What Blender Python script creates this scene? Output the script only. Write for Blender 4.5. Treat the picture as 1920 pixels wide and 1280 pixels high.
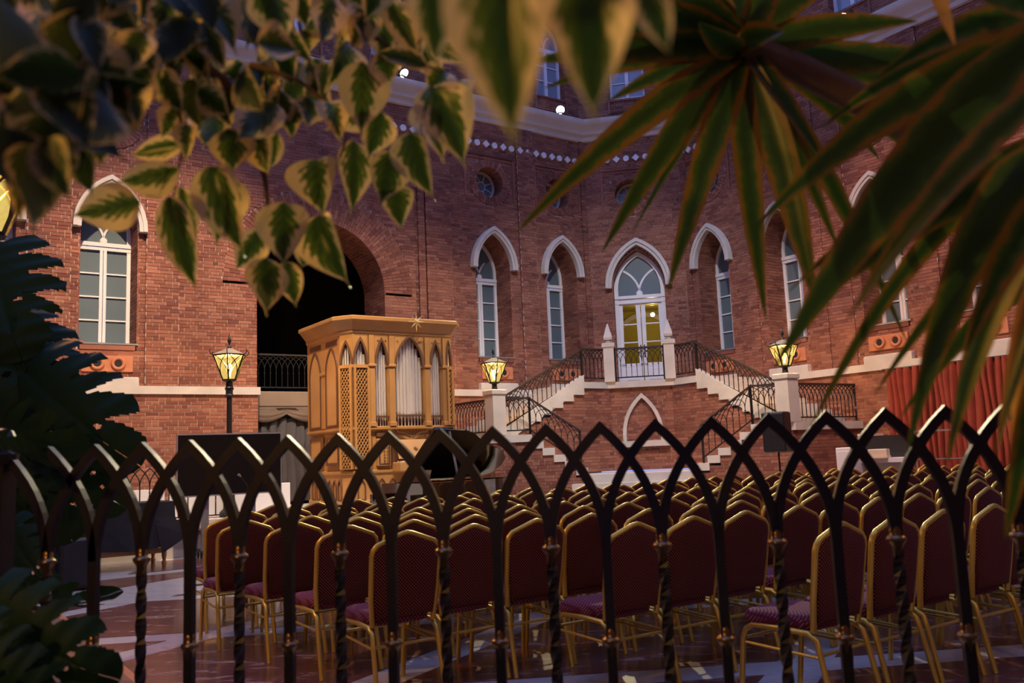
import bpy, math, random
from mathutils import Vector, Matrix
random.seed(7)
for o in list(bpy.data.objects): bpy.data.objects.remove(o, do_unlink=True)
SC = bpy.context.scene
COL = SC.collection
sin, cos, pi, sqrt, rad = math.sin, math.cos, math.pi, math.sqrt, math.radians

# ------------------------------------------------------------------ camera
FPX, PITCH, ROLL, EYE = 1660.0, rad(7.48), rad(2.36), 1.33
cF = Vector((0, cos(PITCH), sin(PITCH)))
_U0 = Vector((0, -sin(PITCH), cos(PITCH))); _R0 = Vector((1, 0, 0))
cU = _U0*cos(ROLL) + _R0*sin(ROLL); cR = _R0*cos(ROLL) - _U0*sin(ROLL)
CAM = Vector((0, 0, EYE))
cd = bpy.data.cameras.new('camera'); cam = bpy.data.objects.new('camera', cd); COL.objects.link(cam)
cam.matrix_world = Matrix(((cR.x, cU.x, -cF.x, 0), (cR.y, cU.y, -cF.y, 0), (cR.z, cU.z, -cF.z, EYE), (0, 0, 0, 1)))
cd.sensor_width = 36.0; cd.lens = FPX/1920*36; cd.clip_start = .05; cd.clip_end = 200
cd.dof.use_dof = True; cd.dof.focus_distance = 15.0; cd.dof.aperture_fstop = 4.2
SC.camera = cam
SC.view_settings.view_transform = 'Standard'; SC.view_settings.look = 'None'
SC.view_settings.gamma = 1.0; SC.view_settings.use_curve_mapping = False
SC.view_settings.exposure = 0.0
# ------------------------------------------------------------------ world: dusk through the glass roof
W = bpy.data.worlds.new('dusk'); SC.world = W; W.use_nodes = True
bg = W.node_tree.nodes["Background"]; bg.inputs[0].default_value = (.22, .30, .76, 1); bg.inputs[1].default_value = 1.6
# ------------------------------------------------------------------ lights of the hall and the added hung fills (placed with their fixtures further down)
LANTERN_W, FLOOD_W, HUNG_FILL_W = 260.0, 4200.0, 9000.0

def ray(px, py): return cF*FPX + cR*(px-960) - cU*(py-640)
def at(px, py, Y):
    d = ray(px, py); return CAM + d*(Y/d.y)
def atz(px, py, z):
    d = ray(px, py); return CAM + d*((z-EYE)/d.z)
def proj(P):
    d = P - CAM; z = d.dot(cF)
    return (960+FPX*d.dot(cR)/z, 640-FPX*d.dot(cU)/z, z)

# ------------------------------------------------------------------ hall plan: three walls of an octagon
AA = rad(55.5)
eA = Vector((-sin(AA), -cos(AA), 0)); nA = Vector((cos(AA), -sin(AA), 0))
eC = Vector((cos(AA), -sin(AA), 0)); nC = Vector((-sin(AA), -cos(AA), 0))
eB = (nA-nC).normalized(); nB = (nA+nC).normalized()
PAB = Vector((2.1702, 24.0, 0)); WB = 2.73; PBC = PAB + eB*WB; PBM = PAB + eB*(WB/2)
RA, RB, RC = math.atan2(-eA.y, -eA.x), math.atan2(eB.y, eB.x), math.atan2(eC.y, eC.x)
def wa(t, n, z=0): return PAB + eA*t + nA*n + Vector((0, 0, z))
def wc(t, n, z=0): return PBC + eC*t + nC*n + Vector((0, 0, z))
def wb(u, v, z=0): return PBM + eB*u + nB*v + Vector((0, 0, z))

# ------------------------------------------------------------------ materials
MAT = {}
def mat(name, col=(.5, .5, .5), rough=.6, metal=0, spec=.5, emit=None, es=0, alpha=None, trans=0, coat=0):
    m = bpy.data.materials.new(name); m.use_nodes = True
    b = m.node_tree.nodes['Principled BSDF']
    b.inputs['Base Color'].default_value = (*col, 1); b.inputs['Roughness'].default_value = rough
    b.inputs['Metallic'].default_value = metal; b.inputs['Specular IOR Level'].default_value = spec
    if emit: b.inputs['Emission Color'].default_value = (*emit, 1); b.inputs['Emission Strength'].default_value = es
    if trans: b.inputs['Transmission Weight'].default_value = trans
    if coat: b.inputs['Coat Weight'].default_value = coat
    MAT[name] = m
    return m, m.node_tree, b
def node(nt, t, **kw):
    n = nt.nodes.new(t)
    for k, v in kw.items(): setattr(n, k, v)
    return n
def ramp(nt, stops, interp='LINEAR'):
    r = nt.nodes.new('ShaderNodeValToRGB'); r.color_ramp.interpolation = interp
    el = r.color_ramp.elements
    while len(el) < len(stops): el.new(.5)
    for e, (p, c) in zip(el, stops): e.position = p; e.color = (*c, 1)
    return r
def noisy(name, c1, c2, scale=8, rough=.6, metal=0, bump=0, coord='Object', detail=5, coat=0):
    m, nt, b = mat(name, c1, rough, metal, coat=coat)
    tc = node(nt, 'ShaderNodeTexCoord'); n = node(nt, 'ShaderNodeTexNoise'); n.inputs['Scale'].default_value = scale; n.inputs['Detail'].default_value = detail
    nt.links.new(tc.outputs[coord], n.inputs['Vector'])
    r = ramp(nt, [(.3, c1), (.7, c2)]); nt.links.new(n.outputs['Fac'], r.inputs[0]); nt.links.new(r.outputs[0], b.inputs['Base Color'])
    if bump:
        bp = node(nt, 'ShaderNodeBump'); bp.inputs['Strength'].default_value = bump; bp.inputs['Distance'].default_value = .01
        nt.links.new(n.outputs['Fac'], bp.inputs['Height']); nt.links.new(bp.outputs[0], b.inputs['Normal'])
    return m, nt, b
def mk_brick():
    m, nt, b = mat('brick', rough=.85, spec=.25)
    g = node(nt, 'ShaderNodeNewGeometry'); oi = node(nt, 'ShaderNodeObjectInfo')
    a = node(nt, 'ShaderNodeMath', operation='ADD'); fr = node(nt, 'ShaderNodeMath', operation='FRACT')
    nt.links.new(g.outputs['Random Per Island'], a.inputs[0]); nt.links.new(oi.outputs['Random'], a.inputs[1]); nt.links.new(a.outputs[0], fr.inputs[0])
    r = ramp(nt, [(0, (.16, .060, .048)), (.10, (.21, .076, .054)), (.4, (.260, .103, .068)), (.75, (.295, .123, .082)), (1, (.35, .155, .105))])
    nt.links.new(fr.outputs[0], r.inputs[0])
    n = node(nt, 'ShaderNodeTexNoise'); n.inputs['Scale'].default_value = 1.3; n.inputs['Detail'].default_value = 8; nt.links.new(g.outputs['Position'], n.inputs['Vector'])
    n2 = node(nt, 'ShaderNodeTexNoise'); n2.inputs['Scale'].default_value = 40; nt.links.new(g.outputs['Position'], n2.inputs['Vector'])
    mr = ramp(nt, [(.25, (.62, .62, .66)), (.7, (1.1, 1.08, 1.05))]); nt.links.new(n.outputs['Fac'], mr.inputs[0])
    mx = node(nt, 'ShaderNodeMix', data_type='RGBA', blend_type='MULTIPLY'); mx.inputs[0].default_value = 1
    nt.links.new(r.outputs[0], mx.inputs[6]); nt.links.new(mr.outputs[0], mx.inputs[7]); nt.links.new(mx.outputs[2], b.inputs['Base Color'])
    bp = node(nt, 'ShaderNodeBump'); bp.inputs['Strength'].default_value = .4; bp.inputs['Distance'].default_value = .006
    nt.links.new(n2.outputs['Fac'], bp.inputs['Height']); nt.links.new(bp.outputs[0], b.inputs['Normal'])
mk_brick()
noisy('mortar', (.38, .29, .24), (.48, .38, .32), 6, .9)
noisy('stone', (.46, .44, .41), (.56, .53, .49), 3, .65, bump=.15)
noisy('cornice_stone', (.52, .47, .42), (.60, .55, .50), 2, .7)
noisy('white_paint', (.72, .73, .76), (.78, .79, .82), 3, .45)
noisy('blind_glass', (.095, .14, .17), (.12, .17, .20), .7, .35, coat=.25)
noisy('iron', (.008, .008, .009), (.015, .015, .017), 30, .42, .15)
noisy('bronze', (.20, .13, .065), (.28, .19, .09), 20, .3, .95)
noisy('black_iron_rail', (.025, .02, .02), (.05, .04, .035), 12, .5, .3)
noisy('terracotta', (.42, .15, .07), (.5, .2, .1), 8, .8)
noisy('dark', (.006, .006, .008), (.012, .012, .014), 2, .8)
noisy('black_cloth', (.012, .012, .014), (.022, .022, .025), 4, .8)
noisy('black_plastic', (.012, .012, .013), (.02, .02, .021), 10, .45)
noisy('gloss_black', (.004, .004, .005), (.008, .007, .007), 4, .16, coat=.6)
noisy('grey_metal', (.28, .28, .30), (.36, .36, .38), 6, .4, .6)
noisy('aluminium', (.55, .55, .58), (.62, .62, .65), 6, .35, .8)
noisy('gold', (.66, .45, .07), (.74, .52, .10), 3, .36, .6)
noisy('organ_wood', (.36, .185, .055), (.44, .235, .078), 2.2, .42, coat=.15)
noisy('organ_pale', (.43, .235, .08), (.49, .28, .105), 2.2, .4, coat=.15)
noisy('organ_dark', (.10, .048, .024), (.13, .06, .03), 4, .5)
noisy('pipe_metal', (.86, .85, .82), (.92, .91, .88), 3, .30, .68)
noisy('brass', (.75, .52, .2), (.8, .58, .25), 3, .25, 1)
noisy('grey_drape', (.06, .058, .07), (.08, .075, .09), 3, .9)
noisy('tan_drape', (.10, .07, .055), (.135, .095, .078), 3, .9)
noisy('red_curtain', (.20, .026, .012), (.27, .042, .018), 3, .85)
noisy('wood', (.36, .18, .07), (.44, .23, .1), 5, .5)
noisy('plaster', (.20, .145, .11), (.24, .18, .14), 2, .9)
noisy('mustard', (.52, .40, .06), (.58, .45, .08), 2, .9)
noisy('white_board', (.7, .7, .74), (.76, .76, .8), 2, .6)
noisy('cream', (.66, .55, .4), (.72, .6, .45), 4, .7)
noisy('yellow', (.7, .5, .03), (.75, .55, .05), 4, .6)
noisy('soil', (.03, .02, .013), (.06, .04, .025), 25, .95)
noisy('bark', (.10, .055, .03), (.17, .10, .055), 20, .85, bump=.5)
noisy('trunk', (.16, .10, .06), (.26, .17, .10), 14, .9, bump=.5)
def mk_marble(name, a, bcol, vein, sc, rough):
    m, nt, b = mat(name, a, rough, coat=.25)
    b.inputs['Coat Roughness'].default_value = .12
    g = node(nt, 'ShaderNodeNewGeometry'); mp = node(nt, 'ShaderNodeMapping'); mp.inputs['Rotation'].default_value = (0, 0, .6); mp.inputs['Scale'].default_value = (1, 2.6, 1)
    nt.links.new(g.outputs['Position'], mp.inputs['Vector'])
    n = node(nt, 'ShaderNodeTexNoise'); n.inputs['Scale'].default_value = sc; n.inputs['Detail'].default_value = 10; n.inputs['Roughness'].default_value = .68; n.inputs['Distortion'].default_value = .6
    nt.links.new(mp.outputs[0], n.inputs['Vector'])
    r = ramp(nt, [(.3, a), (.56, bcol), (.64, vein), (.7, bcol)]); nt.links.new(n.outputs['Fac'], r.inputs[0]); nt.links.new(r.outputs[0], b.inputs['Base Color'])
mk_marble('red_marble', (.10, .035, .032), (.19, .07, .058), (.46, .34, .32), 3.0, .22)
mk_marble('white_marble', (.50, .47, .46), (.62, .59, .57), (.42, .38, .38), 2.2, .25)
mk_marble('brown_marble', (.12, .05, .04), (.18, .08, .06), (.24, .13, .1), 3.0, .25)
def mk_fabric(name, base, dot, sc):
    m, nt, b = mat(name, base, .85, spec=.2)
    b.inputs['Sheen Weight'].default_value = .12; b.inputs['Sheen Tint'].default_value = (.8, .35, .5, 1)
    tc = node(nt, 'ShaderNodeTexCoord'); mp = node(nt, 'ShaderNodeMapping'); mp.inputs['Rotation'].default_value = (0, 0, pi/4); mp.inputs['Scale'].default_value = (sc, sc, sc)
    nt.links.new(tc.outputs['UV'], mp.inputs['Vector'])
    v = node(nt, 'ShaderNodeTexVoronoi'); v.inputs['Scale'].default_value = 1; v.inputs['Randomness'].default_value = 0; nt.links.new(mp.outputs[0], v.inputs['Vector'])
    r = ramp(nt, [(.24, dot), (.30, base)]); nt.links.new(v.outputs['Distance'], r.inputs[0]); nt.links.new(r.outputs[0], b.inputs['Base Color'])
mk_fabric('burgundy_fabric', (.050, .003, .006), (.34, .13, .06), 72)
mk_fabric('seat_fabric', (.10, .012, .028), (.30, .13, .16), 60)

# ------------------------------------------------------------------ mesh builder
class MB:
    def __init__(s): s.v = []; s.f = []; s.m = None; s.uv = None
    def add(s, vs, fs):
        b = len(s.v)
        if s.m is None: s.v += [tuple(p) for p in vs]
        else: s.v += [tuple(s.m @ Vector(p)) for p in vs]
        s.f += [tuple(b+i for i in f) for f in fs]
    def box(s, x0, x1, y0, y1, z0, z1):
        s.add([(x0, y0, z0), (x1, y0, z0), (x1, y1, z0), (x0, y1, z0), (x0, y0, z1), (x1, y0, z1), (x1, y1, z1), (x0, y1, z1)],
              [(0, 3, 2, 1), (4, 5, 6, 7), (0, 1, 5, 4), (1, 2, 6, 5), (2, 3, 7, 6), (3, 0, 4, 7)])
    def bevel_box(s, x0, x1, y0, y1, z0, z1, b):
        cx, cy, cz = (x0+x1)/2, (y0+y1)/2, (z0+z1)/2
        rings = [(z0, b), (z0+b, 0), (z1-b, 0), (z1, b)]
        vs = []
        for z, i in rings:
            vs += [(x0+i+b*.0, y0+i, z), (x1-i, y0+i, z), (x1-i, y1-i, z), (x0+i, y1-i, z)]
        fs = [(0, 3, 2, 1), (12, 13, 14, 15)]
        for k in range(3):
            for j in range(4):
                a = k*4+j; c = k*4+(j+1) % 4
                fs.append((a, c, c+4, a+4))
        s.add(vs, fs)
    def prism(s, poly, y0, y1):           # polygon in xz, extruded along y
        n = len(poly)
        s.add([(x, y0, z) for x, z in poly]+[(x, y1, z) for x, z in poly],
              [tuple(range(n)), tuple(range(2*n-1, n-1, -1))]+[(i, i+n, (i+1) % n+n, (i+1) % n) for i in range(n)])
    def slab(s, poly, z0, z1):            # polygon in xy (counter-clockwise), extruded along z
        n = len(poly)
        s.add([(p[0], p[1], z0) for p in poly]+[(p[0], p[1], z1) for p in poly],
              [tuple(range(n-1, -1, -1)), tuple(range(n, 2*n))]+[(i, (i+1) % n, (i+1) % n+n, i+n) for i in range(n)])
    def ribbon(s, pts, a, b, y0, y1, closed=False):   # path in xz; in-plane offsets a..b to its left, depth y0..y1
        n = len(pts); vs = []
        for i in range(n):
            if closed: p, q = pts[i-1], pts[(i+1) % n]
            else: p, q = pts[max(i-1, 0)], pts[min(i+1, n-1)]
            dx, dz = q[0]-p[0], q[1]-p[1]
            l = sqrt(dx*dx+dz*dz) or 1; nx, nz = -dz/l, dx/l
            if 0 < i < n-1 or closed:
                d1 = Vector((pts[i][0]-pts[i-1][0], pts[i][1]-pts[i-1][1])); d2 = Vector((pts[(i+1) % n][0]-pts[i][0], pts[(i+1) % n][1]-pts[i][1]))
                if d1.length > 1e-9 and d2.length > 1e-9:
                    k = 1/max(.45, sqrt(max(0, (1+d1.normalized().dot(d2.normalized()))/2)))
                    nx *= k; nz *= k
            x, z = pts[i]
            vs += [(x+nx*a, y0, z+nz*a), (x+nx*b, y0, z+nz*b), (x+nx*b, y1, z+nz*b), (x+nx*a, y1, z+nz*a)]
        fs = []
        for i in range(n if closed else n-1):
            j = (i+1) % n
            for k in range(4): fs.append((i*4+k, j*4+k, j*4+(k+1) % 4, i*4+(k+1) % 4))
        if not closed: fs += [(0, 1, 2, 3), (n*4-1, n*4-2, n*4-3, n*4-4)]
        s.add(vs, fs)
    def tube(s, pts, r, sides=6, caps=True, closed=False, phase=0, flat=1.0):
        pts = [Vector(p) for p in pts]; n = len(pts); vs = []; up = None
        for i in range(n):
            if closed: t = (pts[(i+1) % n]-pts[i-1]).normalized()
            else: t = (pts[min(i+1, n-1)]-pts[max(i-1, 0)]).normalized()
            if up is None:
                up = Vector((0, 0, 1)) if abs(t.z) < .9 else Vector((0, 1, 0))
            u = (up - t*up.dot(t)).normalized(); up = u; w = t.cross(u)
            rr = r[i] if isinstance(r, (list, tuple)) else r
            for k in range(sides):
                a = 2*pi*k/sides+phase
                vs.append(pts[i]+u*(cos(a)*rr)+w*(sin(a)*rr*flat))
        fs = []
        for i in range(n if closed else n-1):
            j = (i+1) % n
            for k in range(sides): fs.append((i*sides+k, i*sides+(k+1) % sides, j*sides+(k+1) % sides, j*sides+k))
        if caps and not closed: fs += [tuple(range(sides-1, -1, -1)), tuple(range((n-1)*sides, n*sides))]
        s.add(vs, fs)
    def bar(s, pts, w, phase=pi/4): s.tube(pts, w*.7071, 4, phase=phase)
    def lathe(s, prof, n=12, c=(0, 0, 0)):
        vs = []
        for r, z in prof:
            for k in range(n): vs.append((c[0]+r*cos(2*pi*k/n), c[1]+r*sin(2*pi*k/n), c[2]+z))
        fs = []
        for i in range(len(prof)-1):
            for k in range(n): fs.append((i*n+k, i*n+(k+1) % n, (i+1)*n+(k+1) % n, (i+1)*n+k))
        fs += [tuple(range(n-1, -1, -1)), tuple(range((len(prof)-1)*n, len(prof)*n))]
        s.add(vs, fs)
    def grid(s, f, nu, nv):
        vs = [f(i/nu, j/nv) for j in range(nv+1) for i in range(nu+1)]
        s.add(vs, [(j*(nu+1)+i, j*(nu+1)+i+1, (j+1)*(nu+1)+i+1, (j+1)*(nu+1)+i) for j in range(nv) for i in range(nu)])
    def mesh(s, name, m, smooth=False):
        me = bpy.data.meshes.new(name); me.from_pydata(s.v, [], s.f); me.materials.append(MAT[m])
        if s.uv:
            ul = me.uv_layers.new(name='UVMap')
            for l in me.loops: ul.data[l.index].uv = s.uv(me.vertices[l.vertex_index].co)
        if smooth:
            for p in me.polygons: p.use_smooth = True
            if smooth != 1: me.set_sharp_from_angle(angle=smooth)
        me.update(); return me
    def build(s, name, m, parent=None, smooth=False, center=False):
        if center and s.v:
            xs, ys, zs = zip(*s.v); c = ((min(xs)+max(xs))/2, (min(ys)+max(ys))/2, min(zs))
            s.v = [(p[0]-c[0], p[1]-c[1], p[2]-c[2]) for p in s.v]
        o = bpy.data.objects.new(name, s.mesh(name, m, smooth)); COL.objects.link(o)
        if parent: o.parent = parent
        if center and s.v: o.location = c
        return o
def inst(name, me, parent=None, loc=(0, 0, 0), rot=(0, 0, 0), sc=(1, 1, 1)):
    o = bpy.data.objects.new(name, me); COL.objects.link(o); o.parent = parent
    o.location = loc; o.rotation_euler = rot; o.scale = sc
    return o
def tag(o, label=None, cat=None, group=None, kind=None):
    if label: o['label'] = label
    if cat: o['category'] = cat
    if group: o['group'] = group
    if kind: o['kind'] = kind
    return o
def thing(name, loc=(0, 0, 0), rz=0, label=None, cat=None, group=None, kind=None):
    o = bpy.data.objects.new(name, None); COL.objects.link(o); o.empty_display_size = .1
    o.location = loc; o.rotation_euler = (0, 0, rz)
    return tag(o, label, cat, group, kind)
def copy_tree(o, parent=None):
    c = o.copy(); COL.objects.link(c); c.parent = parent
    for ch in list(o.children): copy_tree(ch, c)
    return c
def arc(cx, cz, r, a0, a1, n): return [(cx+r*cos(a0+(a1-a0)*i/n), cz+r*sin(a0+(a1-a0)*i/n)) for i in range(n+1)]
def pointed(hw, rise, n=10, cx=0, z0=0):        # pointed arch from (-hw,z0) over the apex to (hw,z0)
    R = (rise*rise+hw*hw)/(2*hw); a = math.acos(max(-1, min(1, (R-hw)/R)))
    right = [(cx+hw-R+R*cos(a*i/n), z0+R*sin(a*i/n)) for i in range(n+1)]
    left = [(2*cx-x, z) for x, z in right]
    return left+right[::-1][1:]
def pointed_hw(hw, rise, dz):
    R = (rise*rise+hw*hw)/(2*hw)
    return max(0, hw-R+sqrt(max(0, R*R-dz*dz)))
# ------------------------------------------------------------------ brick walls
CH, BL, JT = .072, .25, .011
def cut(iv, a, b):
    out = []
    for x0, x1 in iv:
        if b <= x0 or a >= x1: out.append((x0, x1)); continue
        if a > x0: out.append((x0, a))
        if b < x1: out.append((b, x1))
    return out
def lay_bricks(mb, mm, x0, x1, z0, z1, off=0, opens=(), pick=None, picked=None, depth=.12, ztop=None):
    k0 = int(math.ceil(z0/CH-1e-6)); k = k0
    rnd = random.Random(int((x0*13+z0*7+off*101)*10))
    while k*CH < z1-.02:
        za = k*CH; zb = min(za+CH-JT, z1); zm = za+CH/2
        iv = [(x0, x1)]
        for cx, f in opens:
            h = max(f(za), f(zm), f(zb))
            if h > 0: iv = cut(iv, cx-h, cx+h)
        if ztop: iv = [i for r in iv for i in ztop(r, zb)]
        for a, b in iv:
            if b-a < .01: continue
            mm.add([(a, -off+.009, za-JT), (b, -off+.009, za-JT), (b, -off+.009, zb+.0001), (a, -off+.009, zb+.0001)], [(0, 1, 2, 3)])
            ph = (k % 2)*BL/2+(.06 if k % 3 == 0 else 0)
            j = math.floor((a-ph)/BL)
            while ph+j*BL < b:
                s0 = ph+j*BL; j += 1
                parts = [(s0, s0+BL-JT)] if rnd.random() > .22 else [(s0, s0+BL/2-JT), (s0+BL/2, s0+BL-JT)]
                for p, q in parts:
                    p2, q2 = max(p, a), min(q, b)
                    if q2-p2 < .025: continue
                    yo = -off+rnd.uniform(-.003, .002)
                    if pick and p2 == p and q2 == q and pick(p, q, za) and zb-za > CH-JT-.001:
                        picked.append((p, q, za, yo)); continue
                    mb.box(p2, q2, yo, yo+depth, za, zb)
        k += 1
def resample(path, step):
    L = [0]
    for p, q in zip(path, path[1:]): L.append(L[-1]+math.hypot(q[0]-p[0], q[1]-p[1]))
    n = max(1, round(L[-1]/step)); out = []; i = 0
    for k in range(n+1):
        d = L[-1]*k/n
        while i < len(L)-2 and L[i+1] < d: i += 1
        f = (d-L[i])/max(1e-9, L[i+1]-L[i]); out.append((path[i][0]+(path[i+1][0]-path[i][0])*f, path[i][1]+(path[i+1][1]-path[i][1])*f))
    return out
def reveal(mb, mm, path, depth, y0=0, nb=None):     # bricks lining an opening; path runs clockwise seen from the room
    p = resample(path, CH); nb = nb or max(1, round(depth/BL)); bl = depth/nb
    for i, (a, b) in enumerate(zip(p, p[1:])):
        d = Vector((b[0]-a[0], b[1]-a[1])); l = d.length
        if l < 1e-6: continue
        d /= l; n = Vector((d.y, -d.x))          # to the right: into the opening
        mm.add([(a[0], y0, a[1]), (b[0], y0, b[1]), (b[0], y0+depth, b[1]), (a[0], y0+depth, a[1])], [(0, 1, 2, 3)])
        for k in range(-1, nb):
            s = k*bl+(bl/2 if i % 2 else 0); e = s+bl-JT
            s = max(s, 0); e = min(e, depth)
            if e-s < .02: continue
            q = []
            for h in (-.02, .008):
                for (u, v) in ((JT/2, s), (l-JT/2, s), (l-JT/2, e), (JT/2, e)):
                    q.append((a[0]+d.x*u+n.x*h, y0+v, a[1]+d.y*u+n.y*h))
            mb.add(q, [(4, 5, 6, 7), (0, 1, 5, 4), (1, 2, 6, 5), (2, 3, 7, 6), (3, 0, 4, 7)])
def backing(mm, path, w=.14, y=.03):      # mortar bed behind the cut bricks around an opening
    n = len(path); o = []
    for i in range(n):
        p, q = path[max(i-1, 0)], path[min(i+1, n-1)]; d = Vector((q[0]-p[0], q[1]-p[1])).normalized(); o.append((path[i][0]-d.y*w, path[i][1]+d.x*w))
    for i in range(n-1):
        mm.add([(path[i][0], y, path[i][1]), (path[i+1][0], y, path[i+1][1]), (o[i+1][0], y, o[i+1][1]), (o[i][0], y, o[i][1])], [(0, 1, 2, 3)])
def ring(mb, mm, cx, cz, r0, r1, a0, a1, rows, off=.004, w=.075):
    backing(mm, [(cx-r1*cos(a1*i/40), cz+r1*sin(a1*i/40)) for i in range(41)], .2); backing(mm, [(cx-r0*cos(a1*i/40), cz+r0*sin(a1*i/40)) for i in range(41)], r1-r0)
    n = max(4, round(abs(a1-a0)*(r0+(r1-r0)*.4)/w)); da = (a1-a0)/n; rw = (r1-r0)/rows
    def P(r, a, y): return (cx+r*cos(a), y, cz+r*sin(a))
    for i in range(n):
        a = a0+da*i; b = a+da; g = .35*JT/r0*(1 if da > 0 else -1)
        mm.add([P(r0, a, .008), P(r0, b, .008), P(r1, b, .008), P(r1, a, .008)], [(0, 1, 2, 3)])
        for j in range(-1, rows):
            s = r0+j*rw+(rw/2 if i % 2 else 0); e = s+rw-JT; s = max(s, r0); e = min(e, r1)
            if e-s < .03: continue
            q = [P(s, a+g, -off), P(s, b-g, -off), P(e, b-g, -off), P(e, a+g, -off), P(s, a+g, .1), P(s, b-g, .1), P(e, b-g, .1), P(e, a+g, .1)]
            mb.add(q, [(0, 1, 2, 3), (0, 4, 5, 1), (1, 5, 6, 2), (2, 6, 7, 3), (3, 7, 4, 0)])
# window opening shape shared by all bays
W_HW, W_SILL, W_SPR, W_RISE, W_D = .53, 3.88, 6.15, .91, .78
def win_f(hw=W_HW, sill=W_SILL, spr=W_SPR, rise=W_RISE, low=None):
    lo = low if low is not None else sill
    def f(z):
        if z < lo-.001: return 0
        if z <= spr: return hw
        if z >= spr+rise: return 0
        return pointed_hw(hw, rise, z-spr)
    return f
OC_Z, OC_R, OC_D = 8.43, .41, .5
def circ_f(r, cz): return lambda z: sqrt(max(0, r*r-(z-cz)**2)) if abs(z-cz) < r else 0
U_HW, U_SILL, U_SPR, U_RISE, U_D = .5, 11.27, 12.75, .75, .32
WALLS = {}
def wall(name, P, rot, segs, lower, top, wins, ocs, ups, extra=(), pick=None, zlow=0):
    mb, mm = MB(), MB(); picked = []
    op = [(x, win_f(low=3.78)) for x in wins]+[(x, circ_f(OC_R+.2, OC_Z)) for x in ocs]+list(extra)
    for x0, x1, off in segs: lay_bricks(mb, mm, x0, x1, 3.02, 10.2, off, op)
    for x0, x1, off in lower: lay_bricks(mb, mm, x0, x1, zlow, 2.9, off, list(extra), pick, picked)
    for x0, x1, off in top: lay_bricks(mb, mm, x0, x1, 10.5, 15.6, off, [(x, win_f(U_HW, U_SILL, U_SPR, U_RISE)) for x in ups])
    for x in wins:
        path = [(x-W_HW, 3.78), (x-W_HW, W_SPR)]+pointed(W_HW, W_RISE, 10, x, W_SPR)[1:]+[(x+W_HW, 3.78)]
        reveal(mb, mm, path, W_D); backing(mm, path)
    for x in ocs:
        reveal(mb, mm, [(x-OC_R*cos(a*pi/16), OC_Z+OC_R*sin(a*pi/16)) for a in range(33)], OC_D)
        ring(mb, mm, x, OC_Z, OC_R, OC_R+.2, 0, 2*pi, 1, .012)
    for x in ups:
        up_ = [(x-U_HW, U_SILL), (x-U_HW, U_SPR)]+pointed(U_HW, U_RISE, 8, x, U_SPR)[1:]+[(x+U_HW, U_SILL)]; reveal(mb, mm, up_, U_D, .08); backing(mm, up_, .14, .12)
        for (p, q, r, s) in ((x-.5, x+.5, U_SILL-.46, U_SILL-.42), (x-.5, x+.5, U_SILL-.12, U_SILL-.08), (x-.56, x-.5, U_SILL-.46, U_SILL-.08), (x+.5, x+.56, U_SILL-.46, U_SILL-.08)): mb.box(p, q, .05, .2, r, s)
    for x in ocs:      # stepped brick frame over each round window
        mb.box(x-.78, x+.78, -.03, .1, 9.12, 9.17); mb.box(x-.70, x+.70, -.015, .1, 9.03, 9.08)
        mb.box(x+.72, x+.78, -.02, .1, 8.0, 9.12); mb.box(x-.78, x-.72, -.02, .1, 8.0, 9.12)
    w = mm.build(name, 'mortar'); w.location = P; w.rotation_euler = (0, 0, rot); tag(w, kind='structure')
    b = mb.build('brickwork', 'brick', w); tag(b, kind='stuff')
    if picked:
        me = {}
        for p, q, z, yo in picked:
            L = round(q-p, 3)
            if L not in me:
                t = MB(); t.bevel_box(0, L, 0, .1, 0, CH-JT, .003); me[L] = t.mesh('brick', 'brick')
            inst('brick', me[L], w, (p, yo, z))
    WALLS[name] = w
    return w, mb, mm
ARC_T, ARC_HW, ARC_Z = 7.73, 1.53, 5.3
def arch_f(z):
    if z < .40: return 0
    if z <= ARC_Z: return ARC_HW
    r = ARC_HW+.72
    return sqrt(max(0, r*r-(z-ARC_Z)**2)) if z-ARC_Z < r else 0
A_WINS = [.93, 3.13, 12.2, 14.35]; C_WINS = [.87, 3.08, 5.66, 7.72]
def mir(l): return [(-b, -a, o) for a, b, o in l]
pickA = lambda p, q, z: 9.5 < -q and -p < 12.6 and z > 1.40
wall_left, mbA, mmA = wall('wall_left', PAB, RA,
    mir([(-.05, .12, .05), (.12, 1.74, 0), (1.74, 2.28, .05), (2.28, 4.37, 0), (4.37, 5.08, .07), (5.08, 5.13, 0), (5.13, 5.3, .07), (5.3, 10.87, 0), (10.87, 11.52, .05), (11.52, 12.9, 0), (12.9, 13.65, .05), (13.65, 16, 0)]),
    mir([(-.05, 16, .08)]), mir([(-.2, 16, -.08)]), [-t for t in A_WINS], [-t for t in A_WINS], [-.93, -3.13, -5.9, -8.2, -10.4], [(-ARC_T, arch_f)], pickA)
# big arch: radial brick ring and deep reveal, added to the same wall
mb, mm = MB(), MB()
ring(mb, mm, -ARC_T, ARC_Z, ARC_HW, ARC_HW+.72, 0, pi, 3, .008)
reveal(mb, mm, [(-ARC_T-ARC_HW, .42), (-ARC_T-ARC_HW, ARC_Z)]+[(-ARC_T-ARC_HW*cos(pi*i/24), ARC_Z+ARC_HW*sin(pi*i/24)) for i in range(1, 25)]+[(-ARC_T+ARC_HW, .42)], 1.12)
tag(mb.build('arch_brickwork', 'brick', wall_left), kind='stuff'); mm.build('arch_lining', 'mortar', wall_left)
def door_f(z):
    if z < 3.0: return 0
    if z <= 5.78: return .70
    return pointed_hw(.70, 1.08, z-5.78) if z < 6.86 else 0
wall_center, mbB, mmB = wall('wall_center', PAB, RB, [(-.05, WB+.05, 0)], [(-.05, WB+.05, .03)], [(-.25, WB+.25, -.08)], [], [WB/2-.1], [WB/2], [(WB/2, door_f)], zlow=2.6)
mb, mm = MB(), MB()
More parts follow.
